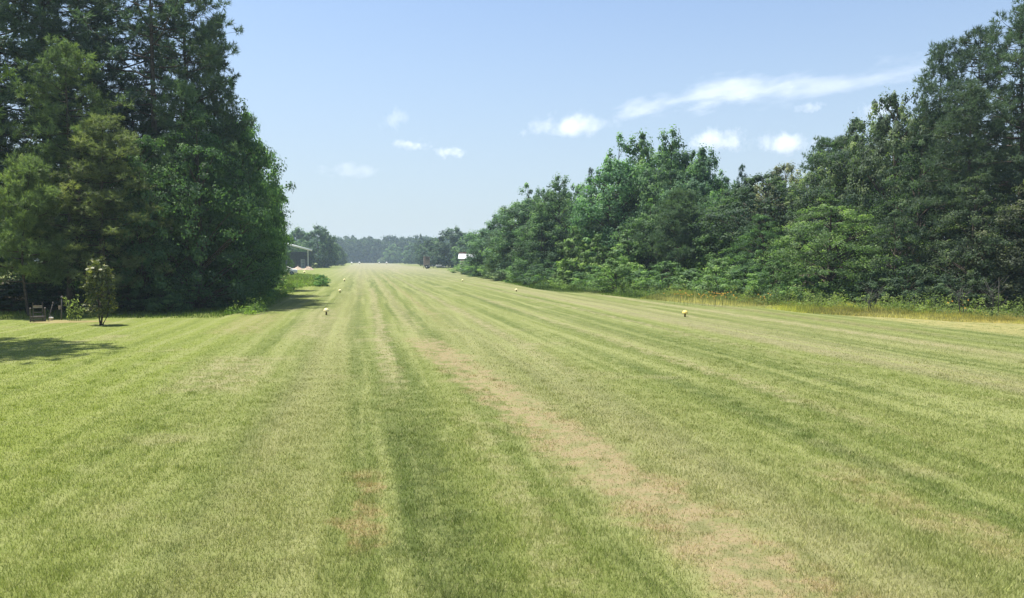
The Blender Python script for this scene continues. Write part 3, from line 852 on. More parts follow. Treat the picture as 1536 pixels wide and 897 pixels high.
inner = [(26, 50), (22, 52), (31, 49), (18, 57), (24, 59), (30, 57), (14, 68), (20, 68), (9, 76), (15, 79), (4, 88), (10, 90), (0, 100), (7, 103), (0, 112), (3, 118), (36, 46), (35, 54), (4, 128), (4, 138)]
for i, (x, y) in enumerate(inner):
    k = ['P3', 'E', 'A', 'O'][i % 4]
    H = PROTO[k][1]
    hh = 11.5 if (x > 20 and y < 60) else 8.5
    plant(k, x, y, 1.1, hh / H, (0.036, 0.058, 0.030), 'shadowed tree inside the right woods behind its leafy edge', 'tree', 'shadowed trees inside the right woods')  # leaf colour darkened to stand for the shade inside the woods

def bare_stems(px, py, top, label, seed):
    r = random.Random(seed)
    x, y = G(px, py)
    H = at(px, top, y)[2]
    t = thing('dead_sapling', label, 'dead sapling', (x, y, 0))
    for k in range(3):
        a = r.uniform(-.35, .35); h = H * r.uniform(.7, 1)
        b = MB(); b.tube([(a, 0, 0), (a + r.uniform(-.15, .15), .05, h * .5), (a * 1.8 + r.uniform(-.3, .3), 0, h)], [.022, .015, .006], 5)
        st = b.build('stem', M_GREYBARK, t)
        tw = MB()
        for j in range(7):
            f = r.uniform(.25, .95); d = r.choice((-1, 1)) * r.uniform(.2, .5)
            tw.tube([(a * (1 + .8 * f), 0, h * f), (a * (1 + .8 * f) + d * .5, r.uniform(-.1, .1), h * f + .18), (a * (1 + .8 * f) + d, r.uniform(-.2, .2), h * f + .42)], [.007, .006, .003], 4)
        tw.build('twigs', M_GREYBARK, st)
M_GREYBARK = simple('grey_bark', (0.13, 0.12, 0.11), 0.9, 0.1, 0.2, 12.0)
bare_stems(1497, 477, 415, 'grey leafless sapling at the foot of the woods near the right border', 1)
bare_stems(1298, 470, 432, 'low grey leafless sapling under the right side of the layered elm', 2)
bare_stems(1452, 475, 428, 'small bare grey stems left of the larger leafless sapling', 3)
# ------------------------------------------------------------------ far trees
put_tree('FB', 478, 245, 338, 52, (0.038, 0.066, 0.034), 'dark rounded tree standing by itself beyond the open shed', rz=1)
put_tree('FB', 446, 262, 341, 44, (0.046, 0.080, 0.034), 'green tree behind the open shed roof', rz=2)
put_tree('FP', 496, 300, 352, 18, (0.040, 0.062, 0.036), 'narrow tree against the right side of the rounded tree by the shed')
put_tree('FB', 506, 330, 368, 26, (0.050, 0.078, 0.040), 'low pale tree right of the rounded tree by the shed')
put_tree('FB', 679, 250, 341, 62, (0.034, 0.056, 0.034), 'large dark round tree beside the wooden lookout box', rz=3)
put_tree('FB', 648, 300, 356, 40, (0.038, 0.064, 0.038), 'dark tree left behind the large dark round tree', rz=4)
put_tree('FP', 631, 330, 351, 20, (0.036, 0.060, 0.038), 'slim pointed tree rising from the distant wood')
put_tree('FB', 706, 230, 348, 50, (0.052, 0.086, 0.040), 'lighter tree above the far white building', rz=5)
put_tree('S3', 701, 162, 378, 9, LEAF, 'slim sapling splitting the view of the far white roof', 'sapling')
put_tree('S1', 706, 166, 385.5, 34, LEAF, 'wide low bush directly in front of the far white building', 'bush')
put_tree('FB', 728, 200, 356, 46, (0.044, 0.074, 0.036), 'tree right of the far white building, behind the low bushes')
put_tree('FB', 590, 540, 366, 26, (0.062, 0.100, 0.044), 'pale green tree standing out in the distant wood')
put_tree('FB', 574, 560, 386, 14, (0.090, 0.120, 0.060), 'small pale bush-like tree at the foot of the distant wood')
put_tree('FB', 618, 470, 364, 28, (0.048, 0.080, 0.040), 'dark green tree at the right end of the distant wood')

def joined_wood(name, spots, seed):
    r = np.random.default_rng(seed)
    VV, FF, TT = [], [], []; n0 = 0
    for (x, y, h, w) in spots:
        n_c, n_l = 46, 16
        hh = r.random(n_c); ph = r.uniform(0, 6.28, n_c)
        er = np.interp(hh, [0, .2, .6, .85, 1], [.7, .9, 1, .6, .15]) * w / 2
        f = 1 - .6 * r.random(n_c) ** 1.5
        C = np.stack([x + er * f * np.cos(ph), y + er * f * np.sin(ph), (0.04 + .94 * hh) * h], 1)
        ci = np.repeat(np.arange(n_c), n_l)
        P = C[ci] + r.normal(size=(len(ci), 3)) * np.array([.9, .9, .7])
        P[:, 2] = np.maximum(P[:, 2], .1)
        V, Fc = leaves_at(P, r.uniform(1.0, 2.0, len(ci)), r.uniform(.8, 1.5, len(ci)), r, .5, None, (P - C[ci]) * .8)
        VV.append(V); FF.append(Fc + n0); n0 += len(V)
        tt = np.clip(.35 * r.random() + .35 * r.random(n_c)[ci] + .3 * r.random(len(ci)), 0, 1)
        TT.append(np.repeat(tt, 4))
    me = mesh_np(name, np.concatenate(VV), [np.concatenate(FF)], M_LEAF, {'tint': np.concatenate(TT)})
    return link(name, me)
spots = []
for row, y in enumerate((600, 612, 626)):
    x = -190.0
    while x < 60:
        w = rng.uniform(7, 12)
        px = 768 + x / y * F
        h = rng.uniform(15.5, 19.0) + (2.0 if row else 0)
        spots.append((x, y + rng.uniform(-3, 3), h, w))
        x += w * 0.5
o = joined_wood('distant_wood', spots, 5)
o.color = (0.046, 0.074, 0.042, 1)
tag(o, 'distant bluish wood closing the far end of the grass strip', 'wood', kind='stuff')

# ------------------------------------------------------------------ weeds, verge grass, flowers
def verge(name, pts, h0, h1, w, colour, label, cat, seed, lean=0.35):
    X = np.array([p[0] for p in pts]); Y = np.array([p[1] for p in pts])
    r = np.random.default_rng(seed)
    h = r.uniform(h0, h1, len(X)) * np.array([(p[2] if len(p) > 2 else 1.0) for p in pts]) * (0.35 + 0.75 * (np.abs(np.sin(np.floor(X * 2.3 + 0.6 * np.sin(Y * 3)) * 12.9898 + np.floor(Y * 1.9) * 78.233) * 43758.5453) % 1.0))
    o = link(name, blades(name, X, Y, h, np.full(len(X), w), M_LEAF, lean=lean, seed=seed))
    o.color = (*colour, 1)
    return tag(o, label, cat, kind='stuff')
def edge_pts(poly, n, spread, seed):
    """points along a photo-pixel ground line, spread away from it"""
    r = np.random.default_rng(seed)
    g = np.array([G(*p) for p in poly]); t = np.linspace(0, 1, len(g))
    q = r.random(n)
    x = np.interp(q, t, g[:, 0]) ; y = np.interp(q, t, g[:, 1])
    k = r.random(n) ** 1.2 * spread
    return [(a + b * 0.75, c + b * 0.65, 0.25 + 0.75 * min(1, b / (spread * .5)) + 0.9 * (r.random() > .985)) for a, b, c in zip(x, k, y)]
line = [(1640, 492), (1536, 486), (1440, 483), (1350, 477), (1280, 474), (1200, 469), (1150, 463), (1080, 458), (1000, 452), (960, 448)]
verge('tall_verge_grass', edge_pts(line, 42000, 5.5, 4), 0.15, 0.60, 0.022, (0.37, 0.36, 0.145), 'tall pale grass between the mown strip and the right woods', 'grass', 4)
verge('dry_verge_grass', edge_pts(line[:6], 16000, 3.5, 6), 0.10, 0.32, 0.016, (0.38, 0.33, 0.13), 'straw-yellow dry grass along the right verge', 'dry grass', 6)
line2 = [(960, 448), (900, 442), (840, 438), (800, 433), (760, 424), (720, 417), (690, 411)]
verge('edge_weeds', edge_pts(line2, 14000, 4.0, 8), 0.15, 0.6, 0.05, (0.085, 0.130, 0.040), 'rough green weeds along the far right strip edge', 'weeds', 8)
def region_pts(poly, n, seed):
    r = np.random.default_rng(seed)
    g = [G(*p) for p in poly]
    xs_ = [p[0] for p in g]; ys_ = [p[1] for p in g]
    out = []
    while len(out) < n:
        x, y = r.uniform(min(xs_), max(xs_)), r.uniform(min(ys_), max(ys_))
        ins = False
        for i in range(len(g)):
            x1, y1 = g[i]; x2, y2 = g[i - 1]
            if (y1 > y) != (y2 > y) and x < (x2 - x1) * (y - y1) / (y2 - y1) + x1: ins = not ins
        if ins: out.append((x, y))
    return out
verge('weed_patch', region_pts([(418, 434), (440, 431), (490, 429), (492, 419), (478, 413), (445, 411), (428, 414)], 9000, 3), 0.06, 0.42, 0.05, (0.14, 0.20, 0.055), 'bright green weedy patch at the end of the left woods', 'weeds', 3, 0.6)
verge('corner_weeds', region_pts([(335, 474), (362, 470), (372, 464), (400, 452), (420, 441), (414, 436), (380, 446), (345, 462)], 5000, 9), 0.1, 0.4, 0.03, (0.100, 0.165, 0.040), 'fresh green weeds on the corner under the left trees', 'weeds', 9, 0.6)
verge('shade_grass', region_pts([(0, 479), (120, 478), (330, 477), (352, 470), (345, 460), (0, 468)], 9000, 10), 0.06, 0.25, 0.02, (0.080, 0.120, 0.032), 'fringe of longer grass where the lawn meets the left woods', 'grass', 10, 0.6)

def tangle(name, poly, n_cl, h0, h1, off, colour, label, seed):
    r = np.random.default_rng(seed)
    g = np.array([G(*p) for p in poly]); t = np.linspace(0, 1, len(g)); q = r.random(n_cl)
    x = np.interp(q, t, g[:, 0]) + r.random(n_cl) * off * .7; y = np.interp(q, t, g[:, 1]) + r.random(n_cl) * off * .6
    hh = h0 + (h1 - h0) * r.random(n_cl) ** 1.8
    k = 34; ci = np.repeat(np.arange(n_cl), k)
    f = r.random(len(ci))
    sp_ = 0.16 * (1.2 - 0.8 * f)
    P = np.stack([x[ci] + r.normal(size=len(ci)) * sp_, y[ci] + r.normal(size=len(ci)) * sp_, f * hh[ci] + .03], 1)
    V, Fc = leaves_at(P, r.uniform(.06, .14, len(ci)), r.uniform(.025, .06, len(ci)), r, .5)
    tt = np.clip(.6 * r.random(n_cl)[ci] + .2 * r.random(len(ci)) + .2 * f, 0, 1)
    o = link(name, mesh_np(name, V, [Fc], M_LEAF, {'tint': np.repeat(tt, 4)}))
    o.color = (*colour, 1)
    return tag(o, label, 'weeds', kind='stuff')
tangle('weed_tangle', [(1640, 487), (1536, 480), (1440, 477), (1350, 472), (1280, 469), (1200, 465), (1150, 460), (1080, 455), (1000, 449), (960, 446)], 520, .25, 1.05, 3.0, (.15, .20, .075), 'leafy tangled weeds at the foot of the right woods', 21)
tangle('strip_edge_weeds', [(960, 446), (900, 440), (840, 436), (800, 431), (760, 423), (720, 416), (690, 410)], 420, .3, 1.3, 3.5, (.12, .18, .065), 'leafy weeds along the far right edge of the strip', 22)
tangle('left_corner_weeds', [(340, 474), (362, 468), (385, 455), (410, 443), (425, 434), (440, 430), (480, 428)], 230, .15, .7, 1.5, (.14, .21, .06), 'leafy weeds along the corner of the left woods', 23)
def flower_clump(px, py, label, n, spread, seed):
    r = random.Random(seed)
    x, y = G(px, py)
    t = thing('wildflower_clump', label, 'wildflowers', (x, y, 0))
    st, bl = MB(), MB()
    for i in range(n):
        a, b = r.gauss(0, spread), r.gauss(0, 0.4)
        h = r.uniform(0.4, 0.75)
        st.tube([(a, b, 0), (a + .03, b, h * .5), (a + r.uniform(-.1, .1), b, h)], [.006, .005, .004], 3)
        tip = st.V[-1][-1]
        c = (tip[0], tip[1], h)
        V = [(c[0], c[1], c[2] + .02)]; Fs = []
        for k in range(8):
            an = k * math.pi / 4
            rr = .045 if k % 2 == 0 else .02
            V.append((c[0] + rr * math.cos(an), c[1] + rr * math.sin(an) * .6, c[2] + rr * math.sin(an) * .6))
        for k in range(8): Fs.append([0, 1 + k, 1 + (k + 1) % 8])
        bl.add(V, Fs)
    tag(st.build('stems', M_STEM, t), kind='stuff')
    tag(bl.build('blossoms', M_ORANGE, t), kind='stuff')
flower_clump(1072, 459, 'largest orange wildflower clump, right of the yellow-capped marker', 26, 0.6, 1)
flower_clump(1036, 457, 'small orange wildflower clump right above the yellow-capped marker', 9, 0.4, 2)
flower_clump(1022, 456, 'sparse orange wildflowers at the left of the flowering verge', 5, 0.4, 3)
flower_clump(1144, 461, 'isolated orange wildflowers left of the layered elm', 6, 0.3, 4)
flower_clump(1432, 474, 'few orange wildflowers in the shade near the right border', 5, 0.4, 5)

# ------------------------------------------------------------------ runway markers
def marker(px, py, r_, capm, label, h=None, group=None):
    x, y = G(px, py)
    t = thing('runway_marker', label, 'marker', (x, y, 0), 0, group)
    h = h or r_ * 2.0
    st = MB(); st.lathe([(r_ * .30, 0), (r_ * .30, h * .55), (r_ * .22, h * .7)], n=10); st.build('stake', M_STAKE, t)
    cp_ = MB(); cp_.lathe([(r_ * .9, h * .50), (r_, h * .53), (r_ * .98, h * .64), (r_ * .82, h * .80), (r_ * .5, h * .94), (r_ * .12, h)], n=16); cp_.build('cap', capm, t, smooth=True)
    return t
marker(489.5, 472.3, 0.13, M_CAP, 'nearest cream domed marker on the left edge of the strip', 0.31)
marker(510, 439.0, 0.13, M_CAP, 'second small pale marker along the left edge of the strip', 0.26)
marker(516.7, 422.0, 0.15, M_CAP, 'third small pale marker along the left edge of the strip', 0.3)
marker(456.7, 409.6, 0.25, M_CAP, 'tiny pale marker in the grass before the open shed', 0.4)
marker(1027.5, 475.2, 0.125, M_YCAP, 'yellow-capped marker on a brown stake at the right edge of the strip', 0.29)
marker(774.5, 437.2, 0.13, M_CAP, 'pale marker beside the bushes at the right edge of the strip', 0.22)
marker(694, 422.0, 0.13, M_CAP, 'farther pale marker at the right edge of the strip near the bush row', 0.22)
marker(527.7, 396.6, 0.55, M_WHITE, 'leftmost white marker at the far end of the strip', 1.3)
marker(539.3, 396.0, 0.55, M_WHITE, 'second white marker at the far end of the strip', 1.3)
marker(568.8, 395.9, 0.45, M_WHITE, 'third white marker at the far end of the strip', 1.1)
marker(580.0, 396.2, 0.55, M_WHITE, 'rightmost white marker at the far end of the strip', 1.3)

# ------------------------------------------------------------------ garden corner at the left
x, y = G(57, 482.5)
t = thing('garden_chair', 'weathered grey chair with a pale top rail in front of the left woods', 'chair', (x, y, 0), R(29)); t.scale = (.80, .80, .90)
for sx in (-.21, .21):
    b = MB(); b.box((sx, .28, .42), (.045, .045, .84)); b.build('back_post', M_WOOD, t)
for sx in (-.32, .32):
    b = MB(); b.box((sx, -.26, .29), (.05, .05, .58)); b.build('leg', M_WOOD, t)
    b = MB(); b.box((sx, .0, .60), (.07, .60, .035)); b.build('armrest', M_WOOD, t)
    b = MB(); b.box((sx, .27, .29), (.05, .05, .58)); b.build('leg', M_WOOD, t)
b = MB(); b.box((0, .25, .66), (.40, .03, .12)); b.build('top_rail', M_PALEWOOD, t)
b = MB(); b.box((0, .25, .40), (.40, .025, .05)); b.build('lower_rail', M_WOOD, t)
for sy in (-.2, -.1, 0, .1, .2):
    b = MB(); b.box((0, sy, .235), (.60, .08, .03)); b.build('seat_slat', M_WOOD, t)
b = MB(); b.box((0, -.26, .20), (.60, .03, .09)); b.build('front_rail', M_WOOD, t)
b = MB(); b.box((0, -.27, .07), (.72, .03, .05)); b.build('stretcher', M_WOOD, t)

x, y = G(92, 480)
t = thing('garden_post', 'thin grey wooden post with a small pale box beside the stalky plant', 'post', (x, y, 0), R(5))
b = MB(); b.tube([(0, 0, 0), (.02, 0, .5), (.045, 0, .92)], [.024, .022, .02], 7); b.build('post', M_WOOD, t)
b = MB(); b.lathe([(.02, .90), (.05, .92), (.055, .95), (.03, .99), (.008, 1.01)], (.048, 0, 0), 10); b.build('finial', M_WOOD, t)
b = MB(); b.box((-.035, -.05, .52), (.075, .05, .15)); b.build('box', M_PALEWOOD, t)

x, y = G(72, 481)
o = MB(); o.tube([(0, 0, 0), (.08, .05, .35), (.17, .1, .72)], [.014, .013, .016], 6); o.tube([(.16, .1, .68), (.175, .1, .76)], [.03, .026], 8)
o = o.build('leaning_stick', M_WOOD, loc=(x, y, 0)); tag(o, 'thin dark stick leaning between the old chair and the wooden post', 'stick')
x, y = G(77, 481)
t = thing('plastic_bucket', 'small white bucket lying in the weeds right of the old chair', 'bucket', (x, y, 0))
b = MB(); b.lathe([(.06, 0), (.08, .12), (.085, .12), (.085, .135), (.075, .135), (.055, .015)], n=12, top=True); b.build('pail', M_WHITE, t)
b = MB(); b.tube([(.08, 0, .125), (.06, -.03, .17), (0, -.05, .19), (-.06, -.03, .17), (-.08, 0, .125)], [.004] * 5, 4); b.build('handle', M_METAL, t)

x, y = G(98, 482.5)
r_ = np.random.default_rng(2)
ang = np.linspace(0, 2 * np.pi, 40, endpoint=False)
rad = 1 + .16 * np.sin(ang * 3 + 1) + .08 * np.sin(ang * 7)
V = [(0, 0, .03)] + [(1.5 * q * math.cos(a), .75 * q * math.sin(a), .004) for a, q in zip(ang, rad)] + [(.75 * q * math.cos(a), .38 * q * math.sin(a), .025) for a, q in zip(ang, rad)]
n_ = 40
Fq = np.array([[1 + k, 1 + (k + 1) % n_, 1 + n_ + (k + 1) % n_, 1 + n_ + k] for k in range(n_)])
Ft = np.array([[0, 1 + n_ + k, 1 + n_ + (k + 1) % n_] for k in range(n_)])
o = link('flower_bed', mesh_np('flower_bed', np.array(V), [Fq, Ft], M_DIRT, smooth=True), loc=(x, y, 0))
tag(o, kind='structure')

def stalk_plant(px, py):
    x, y = G(px, py)
    t = thing('stalky_plant', 'clump of upright pale green leafy stalks beside the wooden post', 'plant', (x, y, 0))
    r = np.random.default_rng(12)
    for i in range(8):
        a = -.30 + .085 * i; hh = [1.0, .8, .7, .86, .8, 1.05, .65, .5][i]
        b = MB(); top = (a * 1.25 + .03, r.normal() * .05, hh)
        b.tube([(a * .8, 0, 0), (a, .02, hh * .5), top], [.009, .008, .005], 5)
        s = b.build('stem', M_STEM, t)
        n = 46; q = r.random(n)
        P = np.stack([a * .8 + (top[0] - a * .8) * q + r.normal(size=n) * .035, r.normal(size=n) * .035, .08 + (hh - .04) * q], 1)
        V, Fc = leaves_at(P, r.uniform(.05, .11, n), r.uniform(.03, .05, n), r, .3)
        lf = link('foliage', mesh_np('foliage', V, [Fc], M_LEAF, {'tint': np.repeat(r.random(n), 4)}), t)
        lf.color = (.26, .32, .13, 1)
stalk_plant(111, 482)

def magnolia(px, py, top):
    x, y = G(px, py)
    H = at(px, top, y)[2]
    t = thing('magnolia_tree', 'small magnolia with glossy yellow-green leaves and two white blossoms on the lawn edge', 'tree', (x, y, 0))
    r = np.random.default_rng(77)
    w = MB()
    for a, b in ((-.05, .03), (.06, -.02), (.16, .02), (.0, .07)):
        w.tube([(a * .4, b * .4, 0), (a * 1.6, b * 1.6, .35), (a * 2.2, b * 2, 1.2), (a * .8, b, 2.1)], [.03, .024, .016, .008], 6)
    for i in range(46):
        z0 = r.uniform(.25, 2.1); ph = r.uniform(0, 6.28); rr = .5 * np.interp(z0 / H, [.1, .35, .8, 1], [.75, 1, .85, .3])
        w.tube([(0, 0, z0), (rr * .5 * math.cos(ph), rr * .5 * math.sin(ph), z0 + .06), (rr * math.cos(ph), rr * math.sin(ph), z0 + .22)], [.011, .008, .004], 4)
    w.build('trunk', M_BARK, t)
    n_c = 92
    h = r.uniform(.17, .98, n_c); ph = r.uniform(0, 6.28, n_c)
    er = np.interp(h, [.1, .25, .4, .6, .8, .92, 1], [.40, .50, .40, .45, .40, .36, .22])
    f = 1 - .5 * r.random(n_c) ** 1.5
    C = np.stack([er * f * np.cos(ph) * (1 + .12 * np.sin(5 * h + ph)), er * f * np.sin(ph), h * H], 1)
    ci = np.repeat(np.arange(n_c), 15)
    P = C[ci] + r.normal(size=(len(ci), 3)) * .085
    V, Fc = leaves_at(P, r.uniform(.12, .21, len(ci)), r.uniform(.05, .10, len(ci)), r, .4, None, (P - C[ci]) * 6)
    cr = link('crown', mesh_np('magnolia_crown', V, [Fc], M_GLOSSY, {'tint': np.repeat(np.clip(.5 * r.random(n_c)[ci] + .5 * r.random(len(ci)), 0, 1), 4)}), t)
    cr.color = (.105, .125, .045, 1)
    for (fx, fy) in ((139, 402.5), (151, 405.0)):
        bx_, by_, bz_ = at(fx, fy, y - .50)
        b = MB()
        for k in range(8):
            a = k * math.pi / 4; lo = k % 2
            c_, s_ = math.cos(a), math.sin(a)
            R1, R2, z1, z2 = (.032, .05, .02, .06) if lo else (.042, .065, .0, .03)
            V = [(.012 * c_, .012 * s_, -.01), (R1 * c_ - .028 * s_, R1 * s_ + .028 * c_, z1), (R2 * c_, R2 * s_, z2), (R1 * c_ + .028 * s_, R1 * s_ - .028 * c_, z1)]
            b.add(V, [[0, 1, 2, 3]])
        b.lathe([(.008, -.02), (.018, .0), (.014, .03), (.004, .045)], n=8)
        b.build('blossom', M_PETAL, t, loc=(bx_ - x, by_ - y, bz_))
magnolia(151, 487.5, 391)

# ------------------------------------------------------------------ open shed, far left
D0 = 232.0
def sx_(px, D=D0): return at(px, 389, D)[0]
def hz(py, D=D0): return at(460, py, D)[2]
x0, x1 = sx_(404), sx_(467)
zr, zl = hz(376.2), hz(359.5)
t = thing('open_shed', 'open-fronted shed with a sloping white metal roof and a thin white corner post', 'shed', ((x0 + x1) / 2, D0, 0), R(14))
W_ = x1 - x0; cx = (x0 + x1) / 2
slope = math.atan2(zl - zr, W_)
n_p = 12
for i in range(n_p):
    u0_ = -W_ / 2 + W_ * i / n_p; um = u0_ + W_ / n_p / 2
    zz = zr + (zl - zr) * (W_ / 2 - um) / W_
    b = MB(); b.box((0, 0, 0), (W_ / n_p / math.cos(slope) - .03, 9.0, .07), (slope, 'Y')); b.build('roof_panel', M_ROOF, t, loc=(um, 4.0, zz + .28))
b = MB(); b.tube([(-W_ / 2 - .1, -.62, zl + .12), (0, -.62, (zr + zl) / 2 + .12), (W_ / 2 + .1, -.62, zr + .12)], [.27, .27, .27], 12); b.build('fascia', M_WHITE, t, smooth=True)  # roof edge given a round profile so its top catches the sun
for px in (461.3, 420, 440):
    bx_ = sx_(px) - cx
    zt_ = zr + (zl - zr) * (W_ / 2 - bx_) / W_ - .1
    if px == 440: continue
    b = MB(); b.box((bx_, -.3, zt_ / 2), (.28, .26, zt_)); b.build('post', M_WHITE, t)
b = MB(); b.box((0, 8.0, 2.4), (W_ * .97, .15, 4.8)); b.build('rear_wall', M_DARK, t)
b = MB(); b.box((-W_ / 2 + .3, 4, 3), (.15, 8, 6)); b.build('side_wall', M_DARK, t)
bx_ = sx_(453.5) - cx
d = MB(); d.box((bx_, 5.0, 1.3), (1.25, .08, 2.6)); dd = d.build('door', M_WHITE, t)
for k in range(3):
    p = MB(); p.box((bx_, 4.94, .5 + .8 * k), (.95, .04, .62)); p.build('door_panel', simple('door_inset', (.55, .60, .56), .6), dd)
# rubble heap by the post
r_ = np.random.default_rng(8)
def heap(px, py, w, h, label):
    x, y = G(px, py)
    xs_ = np.linspace(-1, 1, 15)
    X, Y = np.meshgrid(xs_, xs_)
    rr = np.sqrt(X ** 2 + Y ** 2)
    Z = np.clip(1 - rr, 0, 1) ** .8 * h * (1 + .3 * r_.normal(size=X.shape)) - .02
    V = np.stack([X.ravel() * w / 2, Y.ravel() * w / 2, Z.ravel()], 1)
    i, j = np.meshgrid(np.arange(14), np.arange(14)); a = (j * 15 + i).ravel()
    o = link('rubble_heap', mesh_np('rubble_heap', V, [np.stack([a, a + 1, a + 16, a + 15], 1)], M_SAND), loc=(x, y, 0))
    tag(o, label, 'heap')
heap(463, 405.0, 2.6, .85, 'pale pinkish rubble heap at the foot of the shed post')
heap(447, 404.5, 3.6, .6, 'low tan rubble heap in front of the shed door')

# white car half hidden by leaves, left of the shed
def car(px, D, label):
    x = at(px, 389, D)[0]
    t = thing('parked_car', label, 'car', (x, D, 0), R(12))
    prof = [(-2.2, .35), (-2.25, .75), (-2.1, .92), (-1.35, 1.0), (-.85, 1.42), (.75, 1.46), (1.45, 1.05), (2.1, .98), (2.25, .7), (2.2, .35)]
    def extr(pr, w0, mat, nm, inset=0):
        n = len(pr); V = [(a, -w0, b) for a, b in pr] + [(a, w0, b) for a, b in pr]
        m = MB(); m.add(V, [list(range(n))[::-1] , list(range(n, 2 * n))] + [[i, (i + 1) % n, n + (i + 1) % n, n + i] for i in range(n)])
        return m.build(nm, mat, t)
    extr(prof, .85, M_WHITE, 'body')
    extr([(-1.2, 1.02), (-.82, 1.36), (-.1, 1.38), (-.1, 1.02)], .862, M_RUBBER, 'side_window')
    extr([(0, 1.02), (0, 1.38), (.72, 1.38), (1.3, 1.05)], .862, M_RUBBER, 'side_window')
    for wx in (-1.4, 1.4):
        for sy in (-.78, .78):
            m = MB(); m.tube([(wx, sy - .1, .33), (wx, sy + .1, .33)], [.33, .33], 14); w = m.build('wheel', M_RUBBER, t)
            m = MB(); m.tube([(wx, sy - .115 if sy < 0 else sy + .1, .33), (wx, sy - .1 if sy < 0 else sy + .115, .33)], [.19, .19], 10); m.build('rim', M_METAL, w)
car(424, 128, 'white car almost hidden behind leaves left of the weedy patch')

# ------------------------------------------------------------------ lookout box and trailer
D1 = 236.0
x = at(640, 389, D1)[0]
t = thing('lookout_stand', 'tall narrow brown wooden lookout box with a ladder sloping to its right', 'lookout stand', (x, D1, 0), R(10))
for sx in (-.72, .72):
    for sy in (-.6, .6):
        b = MB(); b.tube([(sx * 1.2, sy * 1.2, 0), (sx, sy, 1.6)], [.08, .08], 5); b.build('leg', M_BROWNWOOD, t)
for i in range(6):
    b = MB(); b.box((-.72 + .29 * i, -.68, 1.75 if 1 < i < 5 else 2.05), (.27, .05, 1.5 if 1 < i < 5 else 2.3)); b.build('board', M_BROWNWOOD, t)
b = MB(); b.box((0, .6, 2.2), (1.6, .06, 2.4)); b.box((-.8, 0, 2.2), (.06, 1.2, 2.4)); b.box((.8, 0, 1.9), (.06, 1.2, 1.8)); b.build('wall', M_BROWNWOOD, t)
b = MB(); b.box((0, 0, 1.05), (1.6, 1.3, .08)); b.build('floor', M_BROWNWOOD, t)
b = MB(); b.box((0, 0, 3.36), (1.9, 1.6, .1), (R(3), 'Y')); b.build('roof', M_BROWNWOOD, t)
ld = MB()
for sy in (-.3, .3): ld.tube([(.8, sy - .3, 2.0), (2.1, sy - .3, .05)], [.05, .05], 4)
for k in range(6):
    f_ = (k + .5) / 6; ld.tube([(.8 + 1.3 * f_, -.6, 2.0 - 1.95 * f_), (.8 + 1.3 * f_, 0, 2.0 - 1.95 * f_)], [.035, .035], 4)
ld.build('ladder', M_WOOD, t)

D2 = 222.0
x = at(651, 389, D2)[0]
t = thing('low_trailer', 'low pale flat trailer with one dark wheel before the large round tree', 'trailer', (x, D2, 0), R(-4))
b = MB(); b.box((0, 0, .62), (5.0, 1.6, .12)); b.build('deck', M_METAL, t)
b = MB(); b.box((1.3, 0, .88), (1.5, 1.1, .40)); b.build('load_crate', M_WHITE, t)
b = MB(); b.box((-.9, 0, .78), (.9, 1.0, .2)); b.build('load_board', M_METAL, t)
b = MB(); b.tube([(2.5, 0, .6), (3.9, 0, .45)], [.06, .05], 6); b.tube([(3.6, 0, .5), (3.6, 0, 0)], [.05, .05], 6); b.build('drawbar', M_METAL, t)
for sy in (-.85, .85):
    b = MB(); b.tube([(-1.9, sy - .14, .46), (-1.9, sy + .14, .46)], [.46, .46], 14); w = b.build('wheel', M_RUBBER, t)
    b = MB(); b.tube([(-1.9, sy - .16, .46), (-1.9, sy + .16, .46)], [.2, .2], 10); b.build('rim', M_METAL, w)

# ------------------------------------------------------------------ far white building on the right
D3 = 175.0
xa, xb = at(690, 389, D3)[0], at(713, 389, D3)[0]
t = thing('white_building', 'small white building with a brown roof showing above the far bushes', 'building', ((xa + xb) / 2, D3, 0))
W3 = xb - xa; zt_ = at(700, 380.5, D3)[2]
b = MB(); b.box((0, 2.7, 1.0 * at(700, 389, D3)[2] / 2), (W3, 5.4, at(700, 389, D3)[2])); b.build('wall', M_WHITE, t)
ze_ = at(700, 388.5, D3)[2]
b = MB()
wx_ = W3 / 2 + .4
V = []
for dz in (0, .12):
    for (yy, zz) in ((-.5, ze_), (2.6, zt_), (5.7, ze_)):
        V += [(-wx_, yy, zz + dz), (wx_, yy, zz + dz)]
b.add(V, [[6, 7, 9, 8], [8, 9, 11, 10], [0, 2, 3, 1], [2, 4, 5, 3], [0, 1, 7, 6], [4, 10, 11, 5], [0, 6, 8, 2], [2, 8, 10, 4], [1, 3, 9, 7], [3, 5, 11, 9]])
b.build('roof', M_ROOF, t)
b = MB(); b.box((0, 2.6, zt_ + .17), (W3 + 1.0, .7, .32)); b.build('ridge_cap', M_BROWNROOF, t)
b = MB(); b.box((W3 * .16, -.03, 1.5), (1.0, .08, 1.1)); wn = b.build('window', M_WOOD, t)
b = MB(); b.box((W3 * .16, -.08, 1.5), (.8, .03, .9)); b.build('pane', M_DARK, wn)

